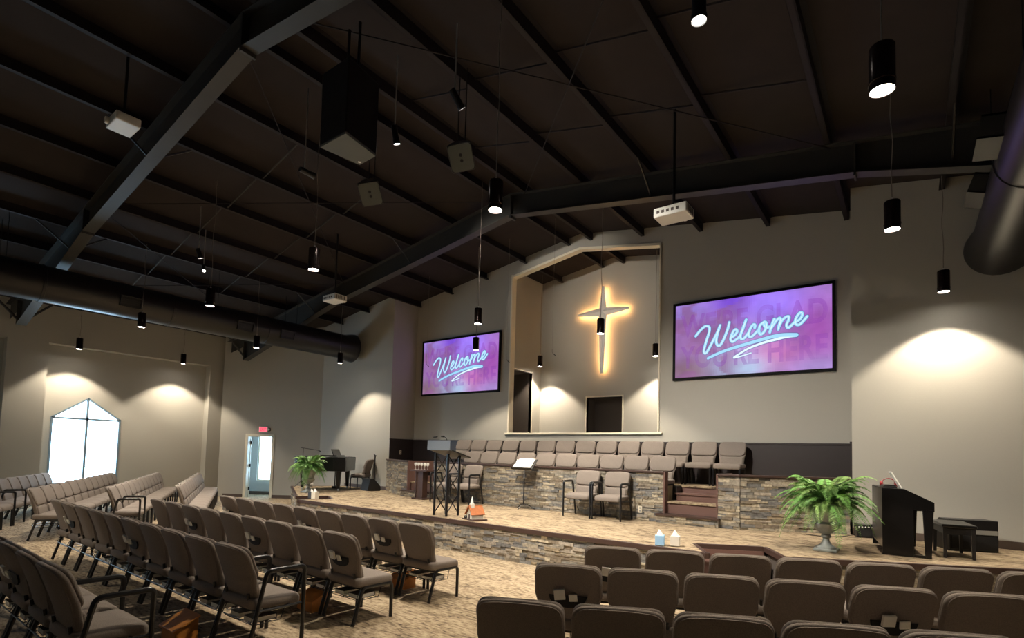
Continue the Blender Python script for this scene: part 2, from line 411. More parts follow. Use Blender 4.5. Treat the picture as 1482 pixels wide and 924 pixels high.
# flange braces and bracing cables
def rod(name, p, q, r, mat, label=None, cat=None, group=None):
    mb = MB(); mb.tube([p, q], r, 6); o = mb.build(name, mat); return tag(o, label, cat, group) if label else tag(o, kind='structure')
for y in RY[:2]:
    for s in (-1, 1):
        for dy in (-.85, .85):
            if y + dy > -2.6: continue
            rod('brace_beam', (s*11.25, y, 4.74), (s*11.2, y+dy, 5.62), .03, M_black)
        for x in (3.13, 7.28):
            for dy in (-.6, .6):
                rod('brace_beam', (s*x, y, 6.9-PS*x), (s*x, y+dy, PZ-PS*x+.01), .018, M_black)
def roofpt(x, y, off=-.03): return (x, y, PZ - PS*abs(x) + off)
for p, q in [((-5.9, RY[0]), (-.3, RY[1])), ((-.3, RY[0]), (-5.9, RY[1])), ((-11, RY[0]), (-5.9, RY[1])), ((-5.9, RY[0]), (-11, RY[1])), ((.3, RY[0]), (5.9, RY[1])), ((5.9, RY[0]), (.3, RY[1]))]:
    rod('bracing_cable', roofpt(*p), roofpt(*q), .009, M_purlin)
for yb in (-5.0, -6.8):
    for k in range(1, 8):
        x0 = -(.358+1.385*k); rod('bridging_beam', roofpt(x0, yb, .16), roofpt(x0-1.385, yb, .03), .014, M_rafter)
for yb in (-4.6, -6.2):
    for k in range(0, 4):
        x0 = (.358+1.385*k); rod('bridging_beam', roofpt(x0, yb, .16), roofpt(x0+1.385, yb, .03), .014, M_purlin)

# round ducts along both eaves
def duct(x, z, r, name, label, regs, side):
    t = thing(name, label, 'air duct')
    mb = MB(); n = 28
    prof = [(r, -15.0)] + [(r, -15+k*1.2) for k in range(1, 11)] + [(r, -1.6), (r*1.16, -1.36), (r*1.2, -1.24), (r*1.1, -1.24)]
    vs = []; fs = []
    for rr, y in prof:
        for k in range(n): vs.append((x + rr*math.cos(2*PI*k/n), y, z + rr*math.sin(2*PI*k/n)))
    for i in range(len(prof)-1):
        for k in range(n):
            p = i*n+k; q = i*n+(k+1) % n; fs.append((p, q, q+n, p+n))
    fs.append(tuple(range((len(prof)-1)*n, len(prof)*n)))
    mb.add(vs, fs); mb.build('duct_pipe', M_duct, t, smooth=True)
    for y in (-13.8, -11.4, -9.0, -6.6, -4.2):
        mb = MB(); vs = []; fs = []
        for rr, yy in ((r, y-.03), (r+.012, y-.025), (r+.012, y+.025), (r, y+.03)):
            for k in range(n): vs.append((x + rr*math.cos(2*PI*k/n), yy, z + rr*math.sin(2*PI*k/n)))
        for i in range(3):
            for k in range(n):
                p = i*n+k; q = i*n+(k+1) % n; fs.append((p, q, q+n, p+n))
        mb.add(vs, fs); mb.build('seam_band', M_duct, t, smooth=True)
    for y, ang, hgt, wid in regs:
        M = Matrix.Translation((x, y, z)) @ Matrix.Rotation(math.radians(ang), 4, 'Y')
        mb = MB(); w2 = wid/2
        mb.box(r-.06, r+hgt, -w2, -w2+.02, -.12, .12, M).box(r-.06, r+hgt, w2-.02, w2, -.12, .12, M).box(r-.06, r+hgt, -w2, w2, -.12, -.1, M).box(r-.06, r+hgt, -w2, w2, .1, .12, M)
        rg = mb.build('register', M_duct if side < 0 else M_rafter, t)
        mb = MB()
        for k in range(5): mb.box(r+.01, r+.03, -w2+.02, w2-.02, -.09+k*.042, -.075+k*.042, M)
        mb.build('louvre', M_black, rg)
    for y in (-12, -9.6, -5.6, -3.4):
        for q in (-.8, .8): MB().tube([(x+q*r, y, z+r*.6), (x+q*r, y, deck(x+q*r)-.02)], .006, 6).build('hanger', M_black, t)
duct(-7.72, 5.045, .383, 'round_duct', 'long round black air duct running under the roof beside the window wall', [(-4.9, 12, .05, .42), (-3.7, 12, .05, .42), (-7.5, 12, .05, .42)], -1)
duct(7.90, 5.045, .35, 'round_duct', 'round black air duct with flared end above the digital piano', [(-3.2, 200, .16, .5), (-4.7, 190, .18, .5), (-7.5, 190, .16, .5)], 1)

# ------------------------------------------------------------------ stage
A_ = (4.72, -4.75); uw = (.875, .485); nw = (-.485, .875)
ad = lambda p, q, k: (p[0]+q[0]*k, p[1]+q[1]*k)
B_ = ad(A_, nw, .76); C_ = ad(B_, uw, .9); D_ = ad(A_, uw, .9); E_ = (8.92, -2.43); G_ = (8.15, -D-.03)
mir = lambda p: (-p[0], p[1])
right = [A_, B_, C_, D_, E_, G_, (5.97, -D-.03), (5.97, -.03)]
poly = [mir(p) for p in right[::-1]] + right
def inset(poly, d):
    n = len(poly); out = []
    for i in range(n):
        a0 = Vector(poly[i-1]); b0_ = Vector(poly[i]); c0 = Vector(poly[(i+1) % n])
        t1 = (b0_-a0).normalized(); t2 = (c0-b0_).normalized(); n1 = Vector((-t1.y, t1.x)); n2 = Vector((-t2.y, t2.x))
        m = (n1+n2); m /= max(.3, m.dot(n1)); out.append((b0_ + m*d)[:])
    return out
stage = thing('stage', 'wide carpeted stage with ledger stone front and angled wings', 'stage', (0, -2.8, 0))
def under(o, root):
    o.parent = root; o.matrix_parent_inverse = Matrix.Translation(-root.location); return o
ins = inset(poly, .05)
mb = MB(); mb.prism(ins, 0.0, .49); under(mb.build('stage_base', M_dark), stage)
ins2 = inset(poly, .02)
mb = MB(); mb.prism(ins2, .49, SZ); under(mb.build('carpet_top', M_carpet), stage)
PAL = [S(150,142,128), S(134,130,122), S(166,156,138), S(120,118,114), S(146,132,110), S(112,110,108), S(158,148,134), S(130,120,104), S(176,164,142), S(124,112,96)]
def stones(mb, p, q, z0, z1, rnd, rowh=.052, base=.0, dark=1.0):
    p = Vector((p[0], p[1], 0)); q = Vector((q[0], q[1], 0)); L = (q-p).length; u = (q-p)/L; n = Vector((u.y, -u.x, 0))
    M = Matrix(((u.x, n.x, 0, p.x), (u.y, n.y, 0, p.y), (0, 0, 1, 0), (0, 0, 0, 1)))
    rows = max(1, round((z1-z0)/rowh)); h = (z1-z0)/rows
    for r in range(rows):
        x = -rnd.uniform(0, .2)
        while x < L:
            w = rnd.uniform(.09, .34); xa = max(0, x); xb = min(L, x+w)
            if xb - xa > .004:
                dpt = rnd.uniform(.012, .038); c = rnd.choice(PAL); k = rnd.uniform(.8, 1.12)*dark
                g = .0015
                split = rnd.random() < .4
                if split:
                    zm = z0+(r+.5)*h
                    for za, zb2 in ((z0+r*h+g, zm-g), (zm+g, z0+(r+1)*h-g)):
                        c = rnd.choice(PAL); mb.box(xa+g, xb-g, -.01, rnd.uniform(.012, .035), za, zb2, M, tint=tuple(v*k for v in c[:3]))
                else:
                    mb.box(xa+g, xb-g, -.01, dpt, z0+r*h+g, z0+(r+1)*h-g, M, tint=tuple(v*k for v in c[:3]))
            x += w
rs = random.Random(3)
mb = MB(); fi = inset(poly, .05)
idx = {'A': fi[8], 'D': fi[11], 'E': fi[12], 'G': fi[13], 'Am': fi[7], 'Dm': fi[4], 'Em': fi[3], 'Gm': fi[2]}
for p, q in (('Gm', 'Em'), ('Em', 'Dm'), ('Am', 'A'), ('D', 'E'), ('E', 'G')): stones(mb, idx[p], idx[q], .0, .49, rs, .054)
under(mb.build('stone_facing', M_stone, fix=False), stage)
mb = MB()
def strip(mb, p, q, w, z0, z1, out=.0):
    p = Vector((p[0], p[1], 0)); q = Vector((q[0], q[1], 0)); L = (q-p).length; u = (q-p)/L; n = Vector((u.y, -u.x, 0))
    M = Matrix(((u.x, n.x, 0, p.x), (u.y, n.y, 0, p.y), (0, 0, 1, 0), (0, 0, 0, 1))); mb.box(-.005, L+.005, -w, out, z0, z1, M)
for p, q in ((G_, E_), (E_, D_), (D_, C_), (C_, B_), (B_, A_), (A_, mir(A_))):
    strip(mb, q, p, .055, .485, SZ+.006); 
    if p != A_: strip(mb, mir(p), mir(q), .055, .485, SZ+.006)
under(mb.build('edge_nosing', M_nosing, bevel=.006), stage)
for s in (1, -1):
    f = (lambda p: p) if s > 0 else mir
    Mx = [ad(B_, nw, .0), ad(C_, nw, 0)]
    for k, (dep, z) in enumerate(((.25, .36), (.5, .18))):
        b0_ = ad(B_, nw, -(dep-.25)); c0 = ad(C_, nw, -(dep-.25)); b1_ = ad(B_, nw, -dep); c1 = ad(C_, nw, -dep)
        mb = MB(); pts = [f(b1_), f(c1), f(c0), f(b0_)]
        mb.prism(pts if s > 0 else pts[::-1], 0, z-.02); st = under(mb.build('step', M_brown), stage)
        mb = MB(); b2 = ad(B_, nw, -dep-.02); c2 = ad(C_, nw, -dep-.02); pts = [f(b2), f(c2), f(c0), f(b0_)]
        mb.prism(pts if s > 0 else pts[::-1], z-.02, z); under(mb.build('step_tread', M_brown), stage)
    mb = MB()
    strip(mb, f(B_) if s > 0 else f(C_), f(C_) if s > 0 else f(B_), .0, .3, .49, .012)
    under(mb.build('step_riser', M_brown), stage)

# choir platform
choir = thing('choir_platform', 'stone fronted choir platform with brown capped wall and two flights of steps', 'choir platform', (0, -1, SZ))
SZ0 = SZ; SZ = SZ + .002
cy = -1.95
mb = MB(); mb.box(-3.02, 3.02, cy+.1, -1.0, SZ, .88); under(mb.build('lower_tier', M_carpet), choir)
mb = MB(); mb.box(-5.9, 5.9, -1.0, -.02, SZ, 1.22); under(mb.build('upper_tier', M_carpet), choir)
for s in (-1, 1):
    pts = [(s*4.08, cy+.12), (s*4.42, cy+.12), (s*5.85, -1.0), (s*4.08, -1.0)]
    mb = MB(); mb.prism(pts if s > 0 else pts[::-1], SZ, 1.22); under(mb.build('side_tier', M_carpet), choir)
segs = [((-5.96, -1.06), (-4.42, cy)), ((-4.42, cy), (-4.05, cy)), ((-3.05, cy), (3.05, cy)), ((4.05, cy), (4.42, cy)), ((4.42, cy), (5.96, -1.06))]
for p, q in segs:
    mb = MB(); strip(mb, p, q, .12, SZ, 1.47, 0); under(mb.build('wall_core', M_dark), choir)
    mb = MB(); stones(mb, p, q, SZ, 1.46, rs, .05); under(mb.build('stone_facing', M_stone, fix=False), choir)
    mb = MB(); strip(mb, p, q, .15, 1.465, 1.505, .055); under(mb.build('cap_rail', M_nosing, bevel=.006), choir)
for x in (-4.05, -3.05, 3.05, 4.05):
    s = 1 if x in (-4.05, 3.05) else -1
    mb = MB(); mb.box(min(x, x+s*.03), max(x, x+s*.03), cy-.03, cy+.95 if abs(x) > 4 else cy+.14, .71, 1.5); under(mb.build('end_board', M_brown), choir)
for s in (-1, 1):
    x0, x1 = (3.05, 4.05) if s > 0 else (-4.05, -3.05)
    mb = MB(); mb.box(x0-.07, x1+.03, cy-.12, cy+.1, SZ, .69); under(mb.build('step', M_dark), choir)
    mb = MB(); stones(mb, (x0-.09, cy-.13), (x1+.04, cy-.13), SZ, .69, rs, .046); under(mb.build('stone_facing', M_stone, fix=False), choir)
    mb = MB(); mb.box(x0-.1, x1+.04, cy-.18, cy+.1, .69, .72); under(mb.build('step_nosing', M_nosing), choir)
    for k, (y, zt) in enumerate(((cy+.1, .94), (cy+.42, 1.09), (cy+.72, 1.225))):
        xa = x0+.0; xb = x1
        if k > 0: xa, xb = x0+.06, x1-.06
        mb = MB(); mb.box(xa, xb, y, y+.42 if k < 2 else y+.3, SZ, zt-.03); under(mb.build('step_riser', M_brown), choir)
        mb = MB(); mb.box(xa, xb, y-.025, y+.42 if k < 2 else y+.3, zt-.03, zt); under(mb.build('step_tread', M_carpet if k != 1 else M_brown), choir)
    mb = MB(); mb.box(x0+.02, x0+.1, cy+.42, -1, .72, 1.22).box(x1-.1, x1-.02, cy+.42, -1, .72, 1.22); under(mb.build('step_cheek', M_black), choir)

SZ = SZ0 + .003
# ------------------------------------------------------------------ chairs
LEAN = math.tan(math.radians(12.5))
BH = .912
def back_outline():
    P = []
    hw = .264
    P += [(-.225, .43), (.225, .43), (.236, .47), (.240, .54), (.252, .60), (.268, .66), (hw, .72), (hw, .80)]
    for k in range(0, 6):
        a = k/5*PI/2; P.append((hw-.085+.085*math.cos(a), BH-.097+.085*math.sin(a)))
    P += [(.12, BH-.004), (.0, BH)]
    P2 = [(-x, z) for x, z in P[2:-1]][::-1]
    return P + P2
def back_fn(u, v, w):
    # u across, v height, w thickness (front positive); recline and slight dish
    z = v; y = -.165 - (v-.43)*.33*(.6+.4*min(1, (v-.43)/.48)) + w
    y += .034*(u/.27)**2
    return Vector((u, y, z))
def seat_fn(u, v, w):
    z = .415 + w; 
    if v > .12: z -= .035*((v-.12)/.14)**2
    return Vector((u, v, z))
def bend(P, r=.05, n=5):
    """polyline with rounded corners"""
    P = [Vector(p) for p in P]; out = [P[0]]
    for i in range(1, len(P)-1):
        a = (P[i-1]-P[i]).normalized(); b = (P[i+1]-P[i]).normalized()
        p0 = P[i]+a*r; p1 = P[i]+b*r
        for k in range(n+1):
            t = k/n; out.append((1-t)**2*p0 + 2*t*(1-t)*P[i] + t*t*p1)
    out.append(P[-1]); return out
protos = {}
MESH = {}
def part(name, mesh_key, make, mat, parent, **k):
    if mesh_key in MESH:
        o = bpy.data.objects.new(name, MESH[mesh_key].data); COL.objects.link(o); o.parent = parent; return o
    o = make().build(name, mat, parent, **k); MESH[mesh_key] = o; return o
def make_chair(pouch=False, arms=False, rack=True):
    t = thing('church_chair' if not arms else 'arm_chair', 'x', 'chair')
    part('seat', 'seat', lambda: MB().pad(roundrect(-.268, .268, -.215, .255, .05), .095, .035, .012, seat_fn), M_fabric, t, smooth=True)
    part('backrest', 'back', lambda: MB().pad(back_outline(), .05, .022, .0, back_fn), M_fabric, t, smooth=True)
    part('back_cushion', 'upad', lambda: MB().pad(roundrect(-.262, .262, .612, .908, .075), .05, .028, .010, lambda u, v, w: back_fn(u*(1-.10*max(0, (.70-v)/.09)**2 if v < .70 else 1), v, w+.030)), M_fabric, t, smooth=True)
    part('lumbar_cushion', 'lpad', lambda: MB().pad(roundrect(-.226, .226, .445, .600, .03), .05, .024, .012, lambda u, v, w: back_fn(u, v, w+.028)), M_fabric, t, smooth=True)
    def panel():
        mb = MB(); n = len(back_outline()); out = back_outline(); cx, cyy = 0, .67
        vs = []; fs = []
        for k, w in ((.955, -.024), (.945, -.030), (.5, -.033)):
            vs += [back_fn(cx+(x-cx)*k, cyy+(z-cyy)*k, w) for x, z in out]
        for i in range(2):
            for k in range(n): fs.append((i*n+k, i*n+(k+1) % n, (i+1)*n+(k+1) % n, (i+1)*n+k))
        fs.append(tuple(range(2*n, 3*n))); mb.add(vs, fs); return mb
    part('back_panel', 'panel', panel, M_fabric, t, smooth=True)
    r = .0185
    for s in (-1, 1):
        x = s*.252
        if not arms:
            part('leg', 'fl%d' % s, lambda: MB().tube(bend([(x, .235, 0), (x, .235, .36), (x, 0, .362)]), r, 8), M_frame, t, smooth=True)
            part('leg', 'rl%d' % s, lambda: MB().tube(bend([(x, 0, .362), (x, -.135, .362), (x, -.24, .009)]), r, 8), M_frame, t, smooth=True)
        else:
            xa = s*.298
            part('leg', 'afl%d' % s, lambda: MB().tube([(xa, .25, 0), (xa, .25, .655)], r, 8), M_frame, t, smooth=True)
            part('leg', 'arl%d' % s, lambda: MB().tube([(xa, -.25, .006), (xa, -.118, .62)], r, 8), M_frame, t, smooth=True)
            part('armrest', 'arm%d' % s, lambda: MB().tube(bend([(xa, .25, .63), (xa, .25, .69), (xa, -.10, .69), (xa, -.125, .59)], .045), r*1.15, 8), M_frame, t, smooth=True)
    def fr():
        mb = MB(); w = .252 if not arms else .298
        mb.tube([(-w, .13, .362), (w, .13, .362)], .011, 6); mb.tube([(-w, -.15, .355), (w, -.15, .355)], .015, 8)
        for s in (-1, 1): mb.tube([(s*.19, -.13, .362), (s*.19, -.19, .40), (s*.19, -.205, .50)], .013, 6)
        if arms:
            for s in (-1, 1): mb.tube([(s*w, .25, .362), (s*w, -.17, .362)], .012, 6)
        return mb
    part('seat_frame', 'frame%d' % arms, fr, M_frame, t)
    if rack:
        def rk():
            mb = MB(); z = .235
            for y in (-.17, -.08, .0, .06): mb.tube([(-.23, y, z), (.23, y, z)], .004, 5)
            for x in (-.23, 0, .23): mb.tube([(x, -.2, z+.03), (x, -.17, z), (x, .08, z), (x, .12, .362)], .004, 5)
            mb.tube([(-.245, -.2, z+.03), (.245, -.2, z+.03)], .0045, 5)
            for x in (-.245, .245): mb.tube([(x, -.2, z+.03), (x, -.16, .35)], .004, 5)
            return mb
        part('book_rack', 'rack', rk, M_frame, t)
    if pouch:
        def pc():
            mb = MB(); o = []
            for k in range(9):
                a = PI + PI*k/8; o.append((.15*math.copysign(abs(math.cos(a))**.7, math.cos(a)), .66 + .10*math.sin(a)))
            n = len(o); vs = [back_fn(x, z, -.034) for x, z in o] + [back_fn(x*.97, z, -.046) for x, z in o]
            mb.add(vs, [tuple(range(n, 2*n))[::-1]] + [(i, (i+1) % n, n+(i+1) % n, n+i) for i in range(n)]); return mb
        part('pouch', 'pouch', pc, M_pouch, t)
    return t
ORD = ['end', 'second', 'third', 'fourth', 'fifth', 'sixth', 'seventh', 'eighth', 'ninth', 'tenth', 'eleventh', 'twelfth', 'thirteenth', 'fourteenth']
def chair(x, y, z, rz, label, group, pouch=False, arms=False, rack=True):
    key = (pouch, arms, rack)
    if key not in protos:
        o = make_chair(*key); protos[key] = o; o.location = (x, y, z); o.rotation_euler = (0, 0, rz); o['label'] = label; o['group'] = group; return o
    return dup(protos[key], (x, y, z), rz, label, group)
def cards(x, y, z, rz, where):
    """two white items standing in the back pouch"""
    M = Matrix.Translation((x, y, z)) @ Matrix.Rotation(rz, 4, 'Z')
    p = M @ back_fn(-.055, .655, -.066); q = M @ back_fn(.05, .655, -.062)
    for i, (pp, w, h, th, dz) in enumerate(((p, .085, .085, .022, -.02), (q, .065, .06, .012, -.03))):
        mb = MB(); mb.box(-w/2, w/2, -th/2, th/2, 0, h)
        o = mb.build('envelope_stack' if i == 0 else 'note_card', M_white if i == 0 else M_paper, bevel=.002); o.location = pp + Vector((0, 0, dz))
        o.rotation_euler = (math.radians(19), R.uniform(-.12, .12), rz + R.uniform(-.15, .15))
        tag(o, ('white envelope stack behind the ' if i == 0 else 'small white card behind the ') + where, 'envelopes' if i == 0 else 'card', 'pouch papers')
def books(x, y, z, rz, where, n=2):
    M = Matrix.Translation((x, y, z)) @ Matrix.Rotation(rz, 4, 'Z')
    for i in range(n):
        t = thing('hymnal', 'black hymnal under the %s, %s' % (where, 'nearer the aisle' if i else 'farther from the aisle'), 'book', M @ Vector((-.115+.23*i, -.045, .242)), rz, 'hymnals in the under seat racks')
        part('page_block', 'pg', lambda: MB().box(-.075, .075, -.107, .105, .003, .039), M_paper, t)
        part('cover', 'cv', lambda: MB().box(-.08, .08, -.108, .11, .039, .042).box(-.08, .08, -.108, .11, 0, .004).box(-.08, .08, .106, .11, 0, .042), M_black, t)
PIT = .572
def crow(name, xr, y, n, pouches, armed, nbooks, n0=0):
    xc = xr
    for k in range(n0, n):
        wd = .655 if k in armed else PIT
        x = xc - wd/2; xc -= wd
        w = '%s chair, %s' % (ORD[k] if k else 'aisle', name)
        lab = 'taupe chair%s, %s, %s' % (' with black pouch' if k in pouches else ' with arms' if k in armed else '', (ORD[k] + ' from the aisle') if k else 'at the aisle end', name)
        chair(x, y, 0, R.uniform(-.012, .012), lab, 'chairs of the centre block', k in pouches, k in armed)
        if k in pouches: cards(x, y, 0, 0, w)
        if k < nbooks and k not in (): books(x, y, 0, 0, w)
crow('front centre row', 2.38, -7.12, 9, (1, 4, 8), (), 3)
crow('second centre row', 2.40, -8.17, 9, (0, 3, 6), (), 6)
crow('third centre row', 2.41, -9.23, 10, (4, 8), (0,), 7)
crow('rearmost centre row', 2.37, -10.42, 6, (2, 5), (0,), 4)
def arow(name, p0, ang, n, s, pouches=(), armed=(), block='piano side block', grp='chairs of the piano side block', off=.345, pit=.568, rev=False, sfx='aisle'):
    """p0: aisle end of the line of back tops; ang: row direction; s=+1 row runs towards +x, facing turns with it"""
    d = Vector((s*math.cos(ang), math.sin(ang), 0)); fdir = Vector((-s*math.sin(ang), math.cos(ang), 0)); rz = s*ang
    sc = 0
    for k in range(n):
        wd = .655 if k in armed else pit
        c = Vector((p0[0], p0[1], 0)) + d*(sc + wd/2) + fdir*off; sc += wd
        lab = 'taupe chair%s, %s, %s' % (' with black pouch' if k in pouches else ' with arms' if k in armed else '', (ORD[k] + ' from the aisle') if k else 'at the aisle end', name)
        chair(c.x, c.y, 0, rz, lab, grp, k in pouches, k in armed)
        if k in pouches: cards(c.x, c.y, 0, rz, '%s chair, %s' % (ORD[k] if k else 'aisle', name))
a25 = math.radians(25.3)
arow('front row facing the digital piano', (4.31, -7.33), a25, 7, 1, (0, 4))
arow('second row facing the digital piano', (4.42, -8.33), a25, 7, 1, (0, 4))
arow('third row facing the digital piano', (4.73, -9.40), math.radians(26.6), 6, 1)
a26 = math.radians(26.3)
WB = dict(block='window side block', grp='chairs of the window side block')
arow('front row by the window wall', (-5.30, -7.17), a26, 11, -1, **WB)
arow('second row by the window wall', (-5.30, -8.37), a26, 12, -1, (), (0,), **WB)
arow('third row by the window wall', (-5.50, -9.45), a26, 12, -1, **WB)
arow('fourth row by the window wall', (-6.62, -10.40), a26, 10, -1, (), (3,), **WB)
# choir chairs, facing the room
for k in range(14):
    chair(4.15 - PIT*(k+.5), -.50, 1.223, PI, 'taupe choir chair, %s from the step end of the rear choir row' % ORD[k] if k else 'taupe choir chair at the step end of the rear choir row', 'choir chairs', rack=False)
for k in range(10):
    chair(3.06 - .569*(k+.5), -1.50, .883, PI, 'taupe choir chair, %s from the step end of the front choir row' % ORD[k] if k else 'taupe choir chair at the step end of the front choir row', 'choir chairs', rack=False)
for x, lb in ((1.54, 'nearer the music stand in the pair by the outlet'), (2.185, 'nearer the steps in the pair by the outlet'), (-1.56, 'nearer the music stand in the pair behind the lectern'), (-2.205, 'nearer the pedestal table in the pair behind the lectern')):
    chair(x, -2.36, SZ+.002, PI, 'taupe armchair with black arms, ' + lb, 'stage armchairs', arms=True, rack=False)
chair(-6.80, -1.36, SZ+.002, math.radians(120), 'taupe padded chair drawn up to the grand piano', 'piano chair', rack=False)

# ------------------------------------------------------------------ screens
STROKES = [
[(0.161,0.55),(0.185,0.603),(0.216,0.653),(0.236,0.663),(0.254,0.64),(0.252,0.579),(0.235,0.479),(0.22,0.377),(0.22,0.33),(0.233,0.323),(0.248,0.363),(0.277,0.461),(0.307,0.568),(0.326,0.652)],
[(0.325,0.65),(0.307,0.54),(0.3,0.457),(0.31,0.404),(0.327,0.405),(0.352,0.484),(0.376,0.6),(0.385,0.676)],
[(0.4,0.486),(0.419,0.507),(0.436,0.55),(0.428,0.579),(0.414,0.564),(0.398,0.503),(0.395,0.457),(0.407,0.432),(0.429,0.455),(0.448,0.483),(0.466,0.543),(0.492,0.683)],
[(0.492,0.683),(0.476,0.605),(0.459,0.517),(0.457,0.472),(0.467,0.452),(0.483,0.467),(0.508,0.525)],
[(0.545,0.572),(0.547,0.603),(0.536,0.614),(0.518,0.569),(0.509,0.516),(0.511,0.475),(0.523,0.468),(0.541,0.492),(0.561,0.532)],
[(0.6,0.627),(0.58,0.6),(0.571,0.548),(0.573,0.503),(0.584,0.487),(0.602,0.515),(0.616,0.574),(0.613,0.619),(0.6,0.629),(0.602,0.59),(0.616,0.556),(0.633,0.566)],
[(0.662,0.652),(0.653,0.61),(0.64,0.533),(0.636,0.499)],
[(0.64,0.533),(0.66,0.591),(0.684,0.647),(0.697,0.652),(0.697,0.617),(0.688,0.558),(0.685,0.523)],
[(0.686,0.541),(0.708,0.624),(0.734,0.661),(0.747,0.654),(0.744,0.615),(0.734,0.574),(0.736,0.539),(0.747,0.532),(0.764,0.559),(0.783,0.593)],
[(0.783,0.584),(0.806,0.609),(0.82,0.649),(0.82,0.683),(0.808,0.686),(0.789,0.639),(0.783,0.589),(0.789,0.557),(0.806,0.553),(0.827,0.587),(0.849,0.637)],
]
SWOOSH = [[(0.246,0.255),(0.293,0.29),(0.352,0.327),(0.424,0.36),(0.495,0.388),(0.58,0.421),(0.647,0.444),(0.712,0.452),(0.789,0.437)],
[(0.789,0.432),(0.734,0.43),(0.669,0.408),(0.602,0.386),(0.511,0.335),(0.448,0.274),(0.415,0.238),(0.434,0.237),(0.481,0.255),(0.523,0.275)]]
SWD, SHT = 3.174, 1.759
def ribbon(mb, pts, w, y):
    P = smoothpts([(u*SWD, 0, v*SHT) for u, v in pts], 6); n = len(P)
    ww = w if isinstance(w, list) else [w, w]
    vs = []; fs = []
    for i, p in enumerate(P):
        d = (P[min(i+1, n-1)]-P[max(i-1, 0)]).normalized(); nn = Vector((-d.z, 0, d.x)); h = (ww[0] + (ww[1]-ww[0])*i/(n-1))/2
        vs += [p+nn*h, p-nn*h]
    for i in range(n-1): fs.append((2*i, 2*i+1, 2*i+3, 2*i+2))
    for c in (P[0], P[-1]):
        h = (ww[0] if c is P[0] else ww[1])/2; o = len(vs)
        vs += [c + Vector((h*math.cos(2*PI*k/10), 0, h*math.sin(2*PI*k/10))) for k in range(10)]; fs.append(tuple(range(o, o+10)))
    mb.add([(p.x, y, p.z) for p in (Vector(q) for q in vs)], fs)
def screencol(u, v):
    g = lambda cu, cv, su, sv: math.exp(-((u-cu)/su)**2 - ((v-cv)/sv)**2)
    c = Vector(S(164,124,192)[:3])
    for cu, cv, su, sv, col, k in ((.40,.95,.2,.22,S(112,52,214),.95), (.68,.85,.22,.3,S(160,128,255),.95), (.08,.9,.2,.2,S(150,132,222),.8), (.15,.55,.25,.3,S(146,98,160),.8), (.10,.10,.3,.2,S(136,104,124),1.0),
        (.66,.2,.2,.22,S(200,110,178),.95), (.92,.5,.16,.4,S(160,74,170),.85), (.46,.08,.16,.14,S(166,206,232),1.0), (.40,.25,.16,.16,S(176,166,222),.8), (.92,.03,.2,.12,S(168,140,206),.9)):
        w = min(1, k*g(cu, cv, su, sv)); c = c*(1-w) + Vector(col[:3])*w
    n1 = noise.noise(Vector((u*5+3, v*4, .4))) + .5*noise.noise(Vector((u*13, v*10, 2.2)))
    wm = max(0, min(.7, (n1+.05)*4))*max(0, min(1, (.55-u)/.2)); c = c*(1-wm) + Vector(S(140,92,142)[:3])*wm
    k = 1 + .22*noise.noise(Vector((u*7, v*4, 1.3))) + .12*noise.noise(Vector((u*22, v*13, 4)))
    return tuple(c*k)
def text_mesh(body, sx, sz, name, mat, parent, x, y, z, bold=.03):
    cu = bpy.data.curves.new(name, 'FONT'); cu.body = body; cu.size = 1; cu.offset = bold; cu.space_character = 1.05
    tmp = bpy.data.objects.new('tmp', cu); COL.objects.link(tmp); dg = bpy.context.evaluated_depsgraph_get(); dg.update()
    me = bpy.data.meshes.new_from_object(tmp.evaluated_get(dg)); bpy.data.objects.remove(tmp)
    xs = [v.co.x for v in me.vertices]; ys = [v.co.y for v in me.vertices]; x0, x1, y0, y1 = min(xs), max(xs), min(ys), max(ys)
    for v in me.vertices: v.co = Vector(((v.co.x-x0)/(x1-x0)*sx + x, y, (v.co.y-y0)/(y1-y0)*sz + z))
    me.materials.clear(); me.materials.append(mat); me.name = name
    o = bpy.data.objects.new(name, me); COL.objects.link(o); o.parent = parent; return o
